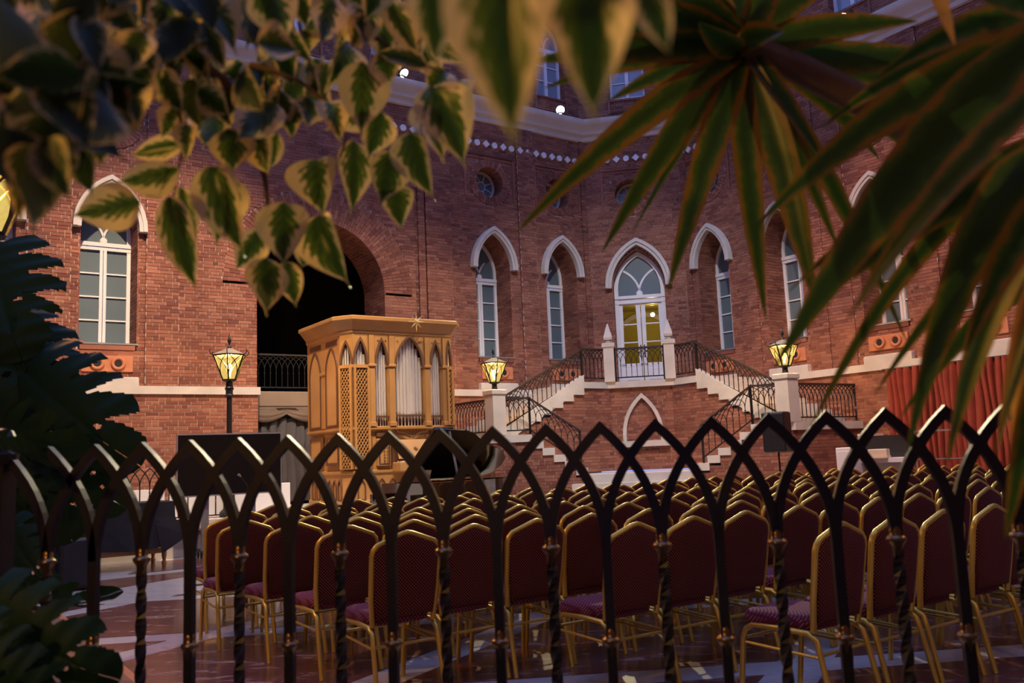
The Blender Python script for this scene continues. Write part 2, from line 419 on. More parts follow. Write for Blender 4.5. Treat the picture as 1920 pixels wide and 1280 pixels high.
reveal(mb, mm, [(WB/2-.70, 3.0), (WB/2-.70, 5.78)]+pointed(.70, 1.08, 10, WB/2, 5.78)[1:]+[(WB/2+.70, 3.0)], .42); backing(mm, [(WB/2-.70, 3.0), (WB/2-.70, 5.78)]+pointed(.70, 1.08, 10, WB/2, 5.78)[1:]+[(WB/2+.70, 3.0)], .14)
tag(mb.build('door_brickwork', 'brick', wall_center), kind='stuff'); mm.build('door_lining', 'mortar', wall_center)
wall_right, mbC, mmC = wall('wall_right', PBC, RC,
    [(-.05, .12, .05), (.12, 1.74, 0), (1.74, 2.28, .05), (2.28, 3.75, 0), (3.75, 4.25, .07), (4.25, 4.9, .03), (4.9, 6.3, 0), (6.3, 6.95, .05), (6.95, 8.4, 0), (8.4, 10.5, .05)],
    [(-.05, 10.5, .08)], [(-.2, 10.5, -.08)], C_WINS, C_WINS, [.9, 3.1, 5.4])
# ------------------------------------------------------------------ stone trims
def cor_profile(): return [(0, 10.02), (.06, 10.04), (.08, 10.14), (.16, 10.20), (.18, 10.30), (.30, 10.40), (.34, 10.47), (.34, 10.58), (-.1, 10.62)]
def sweep_walls(prof, tA, tC):
    m = MB(); vs = []
    k = 1/cos(pi/8)
    stations = [(wa(tA, 0), nA, 1), (PAB.copy(), (nA+nB).normalized(), k), (PBC.copy(), (nB+nC).normalized(), k), (wc(tC, 0), nC, 1)]
    n = len(prof)
    for P, nn, kk in stations:
        for d, z in prof: q = P+nn*(d*kk); vs.append((q.x, q.y, z))
    m.add(vs, [(i*n+j, (i+1)*n+j, (i+1)*n+j+1, i*n+j+1) for i in range(3) for j in range(n-1)])
    return m
tag(sweep_walls(cor_profile(), 16, 10.5).build('trim_1', 'cornice_stone', smooth=rad(40)), kind='structure')
def band(name, parent, x0, x1, blocks):
    m = MB(); m.box(x0, x1, -.13, .05, 2.87, 3.03)
    for b in blocks: m.bevel_box(b-.56, b+.56, -.12, .02, 3.0, 3.2, .02)
    return tag(m.build(name, 'stone', parent))
for nm, x0, x1, bl, w in (('trim_2', -16, -ARC_T-ARC_HW+.04, [-12.2, -14.35], wall_left), ('trim_3', -ARC_T+ARC_HW, 0, [-.93, -3.13], wall_left), ('trim_4', 0, 10.5, C_WINS, wall_right)):
    m = MB(); m.box(x0, x1, -.13, .05, 2.87, 3.03)
    for b in bl: m.bevel_box(b-.56, b+.56, -.12, .02, 3.0, 3.2, .02)
    o = m.build(nm, 'stone'); o.location = w.location; o.rotation_euler = w.rotation_euler; tag(o, kind='structure')
# medallion frieze: round and diamond stones in turn
md, mc = MB(), MB()
mc.m = Matrix.Rotation(pi/2, 4, 'X'); mc.lathe([(.085, -.02), (.085, .02), (.075, .03)], 14); md.prism([(-.1, 0), (0, -.1), (.1, 0), (0, .1)], -.025, .02)
meC, meD = mc.mesh('medallion', 'white_paint'), md.mesh('medallion', 'white_paint')
def frieze(w, x0, x1, ph=0):
    k = 0
    while x0+k*.267 <= x1:
        inst('medallion', meC if (k+ph) % 2 else meD, w, (x0+k*.267, -.03 if (k+ph) % 2 == 0 else -.02, 9.44)); k += 1
frieze(wall_left, -15.5, -.05, 0); frieze(wall_center, .16, WB-.1, 1); frieze(wall_right, .05, 10, 1)
# hood moulds, sills and vent pipes of each bay
hm = MB(); pth = pointed(.68-.15, W_RISE, 12, 0, W_SPR)
hm.ribbon([(-.53, W_SPR-.02)]+pth+[(.53, W_SPR-.02)], 0, .15, -.14, .06)
hm.ribbon([(-.60, W_SPR-.02)]+pointed(.60, .985, 12, 0, W_SPR)+[(.60, W_SPR-.02)], 0, .08, -.17, -.14)
hood = hm.mesh('hood_mould', 'stone')
sl = MB(); sl.box(-.56, .56, -.03, W_D, 3.84, 3.875); sill = sl.mesh('window_sill', 'grey_metal')
apr = MB(); apr.box(-.5, .5, -.02, .2, 3.74, 3.83); apr.box(-.48, .48, .0, .2, 3.66, 3.74)
apron = apr.mesh('sill_course', 'brick')
pn = MB(); pn.bevel_box(-.46, .46, -.035, .06, 3.3, 3.62, .012); panel = pn.mesh('vent_panel', 'terracotta')
rg = MB(); rg.m = Matrix.Rotation(pi/2, 4, 'X'); rg.lathe([(.13, -.02), (.135, .03), (.115, .045), (.075, .035), (.065, -.02)], 16); vring = rg.mesh('vent_pipe', 'terracotta', 1)
dk = MB(); dk.m = Matrix.Rotation(pi/2, 4, 'X'); dk.lathe([(.068, 0), (.068, .012), (.0, .012)], 12); vhole = dk.mesh('vent_hole', 'dark')
for w, xs in ((wall_left, [-t for t in A_WINS]), (wall_right, C_WINS)):
    for x in xs:
        inst('hood_mould', hood, w, (x, 0, 0)); inst('window_sill', sill, w, (x, 0, 0)); inst('sill_course', apron, w, (x, 0, 0)); inst('vent_panel', panel, w, (x, 0, 0))
        for s in (-.19, .19):
            v = inst('vent_pipe', vring, w, (x+s, -.035, 3.47)); inst('vent_hole', vhole, v, (0, -.012, 0))
# ------------------------------------------------------------------ windows
def make_window(name):
    r = thing(name, kind='structure'); y0 = W_D-.1; y1 = W_D-.02; hw = W_HW-.005
    m = MB(); m.ribbon([(-hw, W_SILL), (-hw, W_SPR)]+pointed(hw, W_RISE-.01, 12, 0, W_SPR)[1:]+[(hw, W_SILL)], -.075, 0, y0-.02, y1)
    m.box(-hw, hw, y0-.02, y1, W_SILL, W_SILL+.06)
    fr = m.build('frame', 'white_paint', r)
    m = MB(); m.box(-.065, -.006, y0-.03, y1, W_SILL, 5.86); m.box(.006, .065, y0-.03, y1, W_SILL, 5.86); m.build('mullion', 'white_paint', r)
    m = MB(); m.box(-hw, hw, y0-.03, y1, 5.86, 5.92); m.box(-hw, hw, y0-.045, y1, 5.94, 6.02); m.build('transom', 'white_paint', r)
    m = MB()
    for s in (1, -1):
        m.ribbon([(s*p[0], p[1]) for p in arc(-.53, 6.02, .545, 0, rad(52), 8)], -.022, .022, y0, y1)
    m.m = Matrix.Translation((0, y0-.01, 6.06)) @ Matrix.Rotation(pi/2, 4, 'X'); m.lathe([(.07, -.05), (.07, .02), (.05, .035)], 14)
    m.build('tracery', 'white_paint', r)
    zr = [W_SILL+.06+(5.86-W_SILL-.06)*k/4 for k in range(5)]
    for s in (-1, 1):
        for k in range(1, 4):
            m = MB(); m.box(min(s*.065, s*(hw-.075)), max(s*.065, s*(hw-.075)), y0-.005, y1, zr[k]-.014, zr[k]+.014); m.build('glazing_bar', 'white_paint', r)
        for k in range(4):
            m = MB(); m.box(min(s*.06, s*(hw-.07)), max(s*.06, s*(hw-.07)), y0+.03, y0+.042, zr[k], zr[k+1]); m.build('pane', 'blind_glass', r)
    m = MB(); m.prism([(-hw+.03, 6.0)]+[(x*.95, z-.02) for x, z in pointed(hw, W_RISE, 8, 0, W_SPR)]+[(hw-.03, 6.0)], y0+.03, y0+.042); m.build('head_pane', 'blind_glass', r)
    return r
def make_oculus(name):
    r = thing(name, kind='structure'); y = OC_D-.06
    m = MB(); m.ribbon([(OC_R*cos(a*pi/16), OC_R*sin(a*pi/16)) for a in range(32)], 0, .065, y-.04, y+.03, True); m.build('frame', 'cornice_stone', r)
    m = MB(); m.ribbon([(.14*cos(a*pi/12), .14*sin(a*pi/12)) for a in range(24)], 0, .03, y-.02, y+.02, True)
    for k in range(8):
        a = (k+.5)*pi/4; m.ribbon([(.13*cos(a), .13*sin(a)), ((OC_R-.05)*cos(a), (OC_R-.05)*sin(a))], -.013, .013, y-.02, y+.02)
    m.build('spokes', 'cornice_stone', r)
    for k in range(8):
        a0, a1 = (k-.5)*pi/4, (k+.5)*pi/4
        m = MB(); m.prism([(.12*cos(a1), .12*sin(a1)), (.12*cos(a0), .12*sin(a0))]+[((OC_R-.03)*cos(a0+(a1-a0)*i/4), (OC_R-.03)*sin(a0+(a1-a0)*i/4)) for i in range(5)], y, y+.01); m.build('pane', 'blind_glass', r)
    m = MB(); m.prism([(.13*cos(a*pi/8), .13*sin(a*pi/8)) for a in range(16)], y, y+.01); m.build('pane', 'blind_glass', r)
    return r
def make_upper(name):
    r = thing(name, kind='structure'); y0, y1 = .30, .38; hw = U_HW-.005
    m = MB(); m.ribbon([(-hw, U_SILL), (-hw, U_SPR)]+pointed(hw, U_RISE-.01, 10, 0, U_SPR)[1:]+[(hw, U_SILL)], -.07, 0, y0-.02, y1); m.box(-hw, hw, y0-.02, y1, U_SILL, U_SILL+.06); m.build('frame', 'white_paint', r)
    m = MB(); m.box(-.05, .05, y0-.03, y1, U_SILL, 12.6); m.build('mullion', 'white_paint', r)
    m = MB(); m.box(-hw, hw, y0-.03, y1, 12.6, 12.72)
    for s in (1, -1): m.ribbon([(s*p[0], p[1]) for p in arc(-.5, 12.72, .5, 0, rad(50), 8)], -.02, .02, y0, y1)
    m.build('transom', 'white_paint', r)
    for s in (-1, 1):
        for k in range(3):
            z0 = U_SILL+.06+k*.43
            m = MB(); m.box(min(s*.05, s*.43), max(s*.05, s*.43), y0+.03, y0+.04, z0, z0+.43); m.build('pane', 'upper_glass', r)
            if k: m = MB(); m.box(min(s*.05, s*.43), max(s*.05, s*.43), y0, y1, z0-.013, z0+.013); m.build('glazing_bar', 'white_paint', r)
    m = MB(); m.prism([(-.45, 12.7)]+[(x*.94, z-.02) for x, z in pointed(hw, U_RISE, 8, 0, U_SPR)]+[(.45, 12.7)], y0+.03, y0+.04); m.build('head_pane', 'upper_glass', r)
    return r
noisy('upper_glass', (.20, .24, .32), (.26, .31, .40), .5, .2, coat=.5)
wn = [0]
def place_win(maker, spots, lab):
    proto = None
    for w, x, z in spots:
        wn[0] += 1; nm = 'window_%d' % wn[0]
        if proto is None: o = maker(nm); proto = o
        else: o = copy_tree(proto); o.name = nm
        P = Vector(w.location); e = Matrix.Rotation(w.rotation_euler.z, 3, 'Z') @ Vector((x, 0, z))
        o.location = P+e; o.rotation_euler = (0, 0, w.rotation_euler.z)
place_win(make_window, [(wall_left, -t, 0) for t in A_WINS]+[(wall_right, t, 0) for t in C_WINS], '')
place_win(make_oculus, [(wall_left, -t, OC_Z) for t in A_WINS]+[(wall_center, WB/2-.1, OC_Z)]+[(wall_right, t, OC_Z) for t in C_WINS], '')
place_win(make_upper, [(wall_left, -t, 0) for t in (.93, 3.13, 5.9, 8.2, 10.4)]+[(wall_center, WB/2, 0)]+[(wall_right, t, 0) for t in (.9, 3.1, 5.4)], '')
# ------------------------------------------------------------------ pointed double door and the lit passage behind it
m = MB(); m.ribbon([(-.72, 5.80)]+pointed(.72, 1.13, 14, 0, 5.82)+[(.72, 5.80)], 0, .17, -.15, .06); m.ribbon([(-.8, 5.80)]+pointed(.8, 1.22, 14, 0, 5.82)+[(.8, 5.80)], 0, .09, -.19, -.15)
o = m.build('trim_5', 'stone'); o.location = PBM; o.rotation_euler = (0, 0, RB); tag(o, kind='structure')
mat('clear_glass', (.9, .93, .95), .03, trans=1)[2].inputs['IOR'].default_value = 1.05
dr = thing('door_1', PBM, RB, kind='structure'); y0, y1 = .30, .36; hw = .69; D0 = 3.05
m = MB(); m.ribbon([(-hw, D0), (-hw, 5.78)]+pointed(hw, 1.06, 14, 0, 5.78)[1:]+[(hw, D0)], -.11, 0, y0-.05, y1+.03); m.build('frame', 'white_paint', dr)
m = MB(); m.box(-hw, hw, y0-.06, y1, 5.40, 5.50); m.box(-hw, hw, y0-.08, y1, 5.54, 5.62); m.build('transom', 'white_paint', dr)
m = MB()
for s in (1, -1): m.ribbon([(s*p[0], p[1]) for p in arc(-.78, 5.62, .80, 0, rad(64), 10)], -.028, .028, y0, y1)
m.m = Matrix.Translation((0, y0-.01, 5.67)) @ Matrix.Rotation(pi/2, 4, 'X'); m.lathe([(.09, -.05), (.09, .02), (.06, .04)], 14); m.build('tracery', 'white_paint', dr)
m = MB(); m.prism([(-hw+.05, 5.55)]+[(x*.95, z-.03) for x, z in pointed(hw, 1.06, 10, 0, 5.78)]+[(hw-.05, 5.55)], y0+.02, y0+.03); m.build('head_pane', 'blind_glass', dr)
for s in (-1, 1):
    a, b = sorted((s*.012, s*(hw-.09)))
    m = MB(); m.ribbon([(a, D0), (a, 5.40), (b, 5.40), (b, D0)], -.085, 0, y0, y1); m.box(a, b, y0, y1, D0, D0+.18); m.box(a, b, y0+.01, y1, D0+.18, D0+.62)
    m.bevel_box(a+.12, b-.12, y0-.008, y0+.02, D0+.24, D0+.56, .008); m.box(a, b, y0, y1, D0+.62, D0+.70)
    lf = m.build('door_leaf', 'white_paint', dr)
    zs = [D0+.70, D0+1.28, D0+1.78, 5.32]
    for k in range(3):
        m = MB(); m.box(a+.08, b-.08, y0+.025, y0+.032, zs[k], zs[k+1]); m.build('pane', 'clear_glass', lf)
        if k: m = MB(); m.box(a+.08, b-.08, y0, y1, zs[k]-.016, zs[k]+.016); m.build('glazing_bar', 'white_paint', lf)
    m = MB(); m.box(s*.05-.015, s*.05+.015, y0-.02, y0, D0+.85, D0+1.2); m.tube([(s*.05, y0-.02, D0+1.0), (s*.05, y0-.06, D0+1.0), (s*.14, y0-.06, D0+1.0)], .012); m.build('handle', 'iron', lf)
m = MB(); m.box(-1.6, 1.6, 2.6, 2.7, 2.9, 5.6); m.box(-1.7, -1.6, .5, 2.7, 2.9, 5.6); m.box(1.6, 1.7, .5, 2.7, 2.9, 5.6); m.box(-1.7, 1.7, .5, 2.7, 5.55, 5.6); m.box(-1.7, 1.7, .5, 2.7, 2.85, 2.9)
o = m.build('wall_passage', 'mustard'); o.location = PBM; o.rotation_euler = (0, 0, RB); tag(o, kind='structure')
m = MB(); m.ribbon([(-.75, 2.9), (-.75, 4.6)]+[(-.75*cos(pi*i/16), 4.6+.75*sin(pi*i/16)) for i in range(1, 17)]+[(.75, 2.9)], 0, .14, 2.5, 2.62)
o = m.build('trim_6', 'cream'); o.location = PBM; o.rotation_euler = (0, 0, RB); tag(o, kind='structure')
def point(name, loc, w, col, r=.06):
    l = bpy.data.lights.new(name, 'POINT'); l.energy = w; l.color = col; l.shadow_soft_size = r
    o = bpy.data.objects.new(name, l); COL.objects.link(o); o.location = loc; return o
point('passage_lamp', wb(.3, -1.2, 5.2), 14, (1, .82, .5))
# ------------------------------------------------------------------ dark room behind the big arch
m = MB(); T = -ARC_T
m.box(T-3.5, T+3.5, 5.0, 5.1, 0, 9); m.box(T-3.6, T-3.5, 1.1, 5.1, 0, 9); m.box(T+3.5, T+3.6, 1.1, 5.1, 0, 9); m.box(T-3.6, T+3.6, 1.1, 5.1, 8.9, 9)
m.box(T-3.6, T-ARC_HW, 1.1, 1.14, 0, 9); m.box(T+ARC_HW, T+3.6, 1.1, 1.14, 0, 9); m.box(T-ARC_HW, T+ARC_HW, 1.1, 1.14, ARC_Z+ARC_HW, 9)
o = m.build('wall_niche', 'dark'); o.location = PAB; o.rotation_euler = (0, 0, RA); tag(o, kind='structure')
# ------------------------------------------------------------------ floor: red marble lozenges in a white marble lattice
e1 = -eA; e2 = -nA; CH0 = Vector((-.615, 5.15, 0))
def rc(a, b, z=0): return CH0 + e1*a + e2*b + Vector((0, 0, z))
m = MB(); m.slab([(-16, -6), (18, -6), (18, 32), (-16, 32)], -.1, 0); floor = m.build('floor', 'white_marble'); tag(floor, kind='structure')
la, lb = 2.46, 1.31; sc = .865
m = MB(); m.slab([(la*sc, 0), (0, lb*sc), (-la*sc, 0), (0, -lb*sc)], 0, .004); loz = m.mesh('marble_panel', 'red_marble')
for j in range(-5, 7):
    for i in range(-3, 5):
        for h in (0, 1):
            a, b = -.30+la+(i*2+h)*la, .40+(j*2+h)*lb
            if b+lb*sc > 8.02 and b < 8.02: continue
            if b > 8: continue
            p = rc(a, b)
            if p.y < -2 or abs(p.x) > 13: continue
            inst('marble_panel', loz, floor, p, (0, 0, RA))
for i in range(-2, 5):     # half panels along the border strip, then the border panels under the dais edge
    a = -.30+2*i*la
    p = rc(a, 8.02); q = MB(); q.slab([(-la*sc, -.08), (0, -lb*sc), (la*sc, -.08)], 0, .004); inst('marble_panel', q.mesh('marble_panel', 'red_marble'), floor, p, (0, 0, RA))
    q = MB(); q.slab([(-la+.2, .28), (-.4, .28), (-1.3, 1.7), (-la+.2, 1.7)], 0, .004); inst('marble_panel', q.mesh('marble_panel', 'red_marble'), floor, p, (0, 0, RA))
    q = MB(); q.slab([(.4, .28), (la-.2, .28), (la-.2, 1.7), (1.0, 1.7)], 0, .004); inst('marble_panel', q.mesh('marble_panel', 'red_marble'), floor, p, (0, 0, RA))
# ------------------------------------------------------------------ dais along the left wall
DH = .54
dz = thing('dais', PAB, RA, 'long marble dais with brown nosing below the big brick arch', 'platform')
m = MB(); m.box(-15.7, -4.6, -3.75, .0, 0, .33); m.build('core', 'stone', dz)
rs = MB(); rs.bevel_box(.003, 1.23, -.15, 0, 0, .33, .004); rs = rs.mesh('riser_stone', 'stone')
for k in range(9): inst('riser_stone', rs, dz, (-15.7+k*1.233, -3.75, 0))
m = MB(); m.bevel_box(-15.7, -4.55, -3.98, -3.5, .33, .43, .03); m.build('nosing', 'brown_marble', dz)
m = MB(); m.box(-15.7, -4.6, -3.72, 0, .43, DH); m.build('deck', 'stone', dz)
# ------------------------------------------------------------------ double staircase to the pointed door
Hl, Hp, Hc = 3.04, 1.82, .90
uL, vL, nU, sU0, sU1, sF, nP, nD0, nD1 = .72, 2.57, 2.22, 2.18, 4.45, 4.87, 2.36, 3.59, 5.49
RISU = (Hl-Hp)/8; RUNU = (sU1-sU0)/7; RISD = (Hp-Hc)/6; RUND = .24
SM = {'L': Matrix(((eA.x, nA.x, 0, PAB.x), (eA.y, nA.y, 0, PAB.y), (0, 0, 1, 0), (0, 0, 0, 1))),
      'R': Matrix(((eC.x, nC.x, 0, PBC.x), (eC.y, nC.y, 0, PBC.y), (0, 0, 1, 0), (0, 0, 0, 1)))}
SB = Matrix(((eB.x, nB.x, 0, PBM.x), (eB.y, nB.y, 0, PBM.y), (0, 0, 1, 0), (0, 0, 0, 1)))
QU, QV = 3.14, 5.11; DU, DV = -.949, -.316; A0 = .84; A1 = A0+5*RUND      # lower flights start at the lamp pillars and run in to the court
def lf(sd, a, f, z=0):
    sg = 1 if sd == 'R' else -1
    return wb(sg*(QU+DU*a+DV*f), QV+DV*a-DU*f, z)
def lfm(sd):
    o = lf(sd, 0, 0); x = lf(sd, 1, 0)-o; y = lf(sd, 0, 1)-o
    return Matrix(((x.x, y.x, 0, o.x), (x.y, y.y, 0, o.y), (0, 0, 1, 0), (0, 0, 0, 1)))
st = thing('staircase', wb(0, 5), RB, 'double stone staircase with red brick faces rising to the pointed door', 'staircase')
bpy.context.view_layer.update(); ST_INV = st.matrix_world.inverted()
def spart(m, name, mt, sm=False):
    o = m.build(name, mt, st, sm); o.matrix_parent_inverse = ST_INV; return o
def z_up(s): return Hl if s < sU0 else (Hp if s >= sU1 else Hl-RISU*(int((s-sU0)/RUNU)+1))
def z_dn(a): return Hp if a < A0 else (Hc if a >= A1 else Hp-RISD*(int((a-A0)/RUND)+1))
def under(zf, sign, thick, edges):
    def f(r, zb):
        out = []
        lo, hi = r
        xs = sorted({lo, hi}|{sign*e for e in edges if lo < sign*e < hi})
        for a, b in zip(xs, xs[1:]):
            if zf(abs((a+b)/2))-thick >= zb-.012: out.append((a, b))
        mer = []
        for a, b in out:
            if mer and abs(mer[-1][1]-a) < 1e-6: mer[-1] = (mer[-1][0], b)
            else: mer.append((a, b))
        return mer
    return f
def face(P, rot, x0, x1, z0, z1, ztop=None, opens=()):
    a, b = MB(), MB(); lay_bricks(a, b, x0, x1, z0, z1, 0, opens, ztop=ztop)
    for mbx, nm, mt in ((a, 'brick_face', 'brick'), (b, 'mortar_bed', 'mortar')):
        mbx.v = [tuple(Matrix.Translation(P) @ Matrix.Rotation(rot, 4, 'Z') @ Vector(p)) for p in mbx.v]
        o = spart(mbx, nm, mt)
        if nm == 'brick_face': tag(o, kind='stuff')
upE = [sU0+RUNU*k for k in range(8)]; dnE = [A0+RUND*k for k in range(6)]
face(wb(0, vL-.05), RB, -uL-.02, uL+.02, Hc, Hl-.13)
face(PAB+nA*nU, RA, -4.87, -1.32, Hc, Hl-.1, under(z_up, -1, .15, upE))
face(PBC+nC*nU, RC, 1.32, 4.87, Hc, Hl-.1, under(z_up, 1, .15, upE))
face(PAB+eA*sF, RC, 0, nP+.05, 0, Hp-.13)
face(PBC+eC*sF, RA, -nP-.05, 0, 0, Hp-.13)
for sd, sg in (('L', 1), ('R', -1)):
    dd = (lf(sd, 1, 0)-lf(sd, 0, 0))*sg
    face(lf(sd, 0, 0), math.atan2(dd.y, dd.x), min(0, sg*A1), max(0, sg*A1), 0, Hp-.1, under(z_dn, sg, .155, dnE))
# stone: landing, steps, platforms, court and the low steps in front
m = MB(); m.m = SB
P2 = lambda s, n: (WB/2+.7071*(s-n), .7071*(s+n))
Lp = [(-uL-.06, vL+.05), (uL+.06, vL+.05), P2(sU0, nU+.06), P2(sU0, 0), (WB/2, 0), (-WB/2, 0)]
Lp2 = [(-uL-.06, vL+.05), (uL+.06, vL+.05), P2(sU0, nU+.06), P2(sU0, 0), (WB/2, 0), (-WB/2, 0), (-P2(sU0, 0)[0], P2(sU0, 0)[1]), (-P2(sU0, nU+.06)[0], P2(sU0, nU+.06)[1])]
m.slab(Lp2[::-1], Hl-.15, Hl); spart(m, 'landing', 'stone')
for sd in 'LR':
    for k in range(1, 8):
        m = MB(); m.m = SM[sd]; m.box(sU0+RUNU*(k-1), sU0+RUNU*k+.03, 0, nU+.05, Hl-RISU*k-.155, Hl-RISU*k); spart(m, 'step', 'stone')
    for k in range(1, 6):
        m = MB(); m.m = lfm(sd); m.box(A0+RUND*(k-1), A0+RUND*k+.03, -1.0, .04, Hp-RISD*k-.158, Hp-RISD*k); spart(m, 'step', 'stone')
    T = lambda p: (p.x, p.y)
    wx = wc if sd == 'R' else wa
    poly = [T(wx(sF+.05, 0)), T(lf(sd, -.05, .06)), T(lf(sd, A0+.02, .05)), T(lf(sd, A0+.02, -1.0)), T(wx(sU1, nU)), T(wx(sU1, 0))]
    m = MB(); m.slab(poly if sd == 'L' else poly[::-1], Hp-.16, Hp); spart(m, 'platform', 'stone')
    m = MB(); m.m = SM[sd]      # closed stone string: sloping top edge over the stepped block ends
    vs = []
    for s_, z in ((sU0-.02, Hl+.02), (sU1, Hp+.02)):
        for n in (nU-.12, nU+.04): vs += [(s_, n, z-.16), (s_, n, z+.15)]
    m.add(vs, [(0, 1, 3, 2), (4, 6, 7, 5), (0, 4, 5, 1), (2, 3, 7, 6), (1, 5, 7, 3), (0, 2, 6, 4)]); spart(m, 'string', 'stone')
m = MB(); m.m = SB; m.box(-2.4, 2.4, vL-.05, 4.3, Hc-.16, Hc); m.box(-1.15, 1.15, 4.3, 4.62, Hc-.16, Hc-.001); spart(m, 'court', 'stone')
for k in range(5):
    m = MB(); m.m = SB; m.box(-1.2-.28*k, 1.2+.28*k, 4.3+.3*k, 4.63+.34*k, Hc-.005-.178*(k+1), Hc-.005-.178*k); spart(m, 'low_step', 'stone')
m = MB(); m.m = SB @ Matrix.Translation((.0, vL, 0)) @ Matrix.Scale(-1, 4, (0, 1, 0))
m.ribbon([(-.40, 1.60), (-.40, 1.75)]+pointed(.40, .88, 12, 0, 1.75)[1:]+[(.40, 1.60)], 0, .085, -.06, .08); m.box(-.62, .62, -.1, .08, 1.47, 1.61); spart(m, 'niche_arch', 'stone')
# pillars
def pillar(P, rz, w, h, label, z, ob=False):
    r = thing('stone_pillar', (P.x, P.y, z), rz, label, 'pillar')
    m = MB(); m.bevel_box(-w/2, w/2, -w/2, w/2, 0, h-.12, .008); m.build('shaft', 'stone', r)
    m = MB(); m.bevel_box(-w/2-.03, w/2+.03, -w/2-.03, w/2+.03, h-.12, h, .02); m.build('cap', 'stone', r)
    if ob:
        m = MB(); m.lathe([(.07, 0), (.085, .03), (.05, .06), (.045, .08)], 12, (0, 0, h)); m.m = Matrix.Rotation(pi/4, 4, 'Z'); m.lathe([(.13, h+.08), (.15, h+.14), (.025, h+.46), (.0, h+.50)], 4); m.build('obelisk', 'stone', r)
    return r
pillar(wb(-uL, vL), RB, .25, .95, 'left obelisk-topped stone pillar beside the pointed door', Hl, True)
pillar(wb(uL, vL), RB, .25, .95, 'right obelisk-topped stone pillar beside the pointed door', Hl, True)
pillar(wa(sF-.1, nP), RA, .33, 1.0, 'pale stone pillar on the left stair platform behind the piano', Hp)
pillar(wc(sF-.1, nP), RC, .33, 1.0, 'pale stone pillar on the right stair platform under a lantern', Hp)
# ------------------------------------------------------------------ gothic stair railings
def railing(label, P0, z0, P1, z1, h=.80, posts=(1, 1), low=.10):
    d = Vector((P1.x-P0.x, P1.y-P0.y, 0)); L = d.length; rz = math.atan2(d.y, d.x); sl = (z1-z0)/L
    r = thing('stair_railing', (P0.x, P0.y, z0), rz, label, 'railing')
    m = MB(); m.add([(x, y, x*sl+h+k) for x in (-.03, L+.03) for y, k in ((-.035, -.02), (.035, -.02), (.035, .02), (-.035, .02))], [(0, 1, 2, 3), (7, 6, 5, 4), (0, 4, 5, 1), (1, 5, 6, 2), (2, 6, 7, 3), (3, 7, 4, 0)]); m.build('handrail', 'black_iron_rail', r)
    m = MB(); m.bar([(0, 0, low), (L, 0, L*sl+low)], .028); m.build('bottom_rail', 'iron', r)
    for k, x in ((0, 0), (1, L)):
        if posts[k]: m = MB(); m.bar([(x, 0, x*sl-.02), (x, 0, x*sl+h)], .045); m.build('post', 'iron', r)
    n = max(2, round(L/.135)); s = L/n
    for i in range(n+1):
        x = i*s; m = MB(); zf = h-.34
        if 0 < i < n: m.bar([(x, 0, x*sl+low), (x, 0, x*sl+zf)], .014)
        if 0 < i < n: m.lathe([(.009, -.02), (.02, 0), (.009, .02)], 6, (x, 0, x*sl+low+(h-low)*.42))
        for sg in (-1, 1):
            pts = []
            for q in range(7):
                a = q/6*rad(78); dx = sg*2*s*(1-cos(a))/(1-cos(rad(78)))*.98; zz = zf+(.32)*sin(a)/sin(rad(78))
                if -.001 <= x+dx <= L+.001: pts.append((x+dx, 0, (x+dx)*sl+zz))
            if len(pts) > 1: m.bar(pts, .014)
        if m.v: m.build('baluster', 'iron', r)
    return r
railing('short landing railing between the two obelisk pillars, before the door', wb(-uL+.14, vL), Hl, wb(uL-.14, vL), Hl)
railing('left short landing railing next to the left obelisk pillar', wa(sU0, nU), Hl, wb(-uL-.1, vL-.05), Hl)
railing('right short landing railing next to the right obelisk pillar', wb(uL+.1, vL-.05), Hl, wc(sU0, nU), Hl)
railing('sloping railing of the left upper stair flight', wa(sU1, nU), Hp+.14, wa(sU0, nU), Hl+.06, .72, (1, 1), .06)
railing('sloping railing of the right upper stair flight', wc(sU0, nU), Hl+.06, wc(sU1, nU), Hp+.14, .72, (1, 1), .06)
railing('level railing left of the lamp pillar, between piano and wall', wa(sF-.1, .06), Hp, wa(sF-.1, nP-.18), Hp)
railing('level railing right of the lamp pillar, reaching the wall by the curtain', wc(sF-.1, nP-.18), Hp, wc(sF-.1, .06), Hp)
railing('short level railing right of the left lamp pillar', lf('L', .14, -.06), Hp, lf('L', A0, -.06), Hp)
railing('short level railing left of the right lamp pillar', lf('R', A0, -.06), Hp, lf('R', .14, -.06), Hp)
railing('sloping railing of the left lower stair flight', lf('L', A0, -.06), Hp, lf('L', A1-.1, -.06), Hc+.17)
railing('sloping railing of the right lower stair flight', lf('R', A1-.1, -.06), Hc+.17, lf('R', A0, -.06), Hp)
# ------------------------------------------------------------------ lanterns
m_, nt, b_ = mat('lamp_glass', (.9, .7, .3), .3)
nt.nodes.remove(b_); out = nt.nodes['Material Output']
tr = node(nt, 'ShaderNodeBsdfTransparent'); tr.inputs[0].default_value = (1, .78, .36, 1)
em = node(nt, 'ShaderNodeEmission'); em.inputs[0].default_value = (1, .76, .22, 1); em.inputs[1].default_value = .95
nz = node(nt, 'ShaderNodeTexNoise'); nz.inputs['Scale'].default_value = 9
rr = ramp(nt, [(.3, (.42, .42, .42)), (.7, (.62, .62, .62))]); nt.links.new(nz.outputs['Fac'], rr.inputs[0])
ms = node(nt, 'ShaderNodeMixShader'); nt.links.new(rr.outputs[0], ms.inputs[0]); nt.links.new(tr.outputs[0], ms.inputs[1]); nt.links.new(em.outputs[0], ms.inputs[2]); nt.links.new(ms.outputs[0], out.inputs[0])
mat('bulb', (1, .9, .7), emit=(1, .82, .45), es=14)
noisy('lantern_roof', (.34, .30, .22), (.42, .38, .28), 6, .45, .3)
WARM = (1, .60, .24)
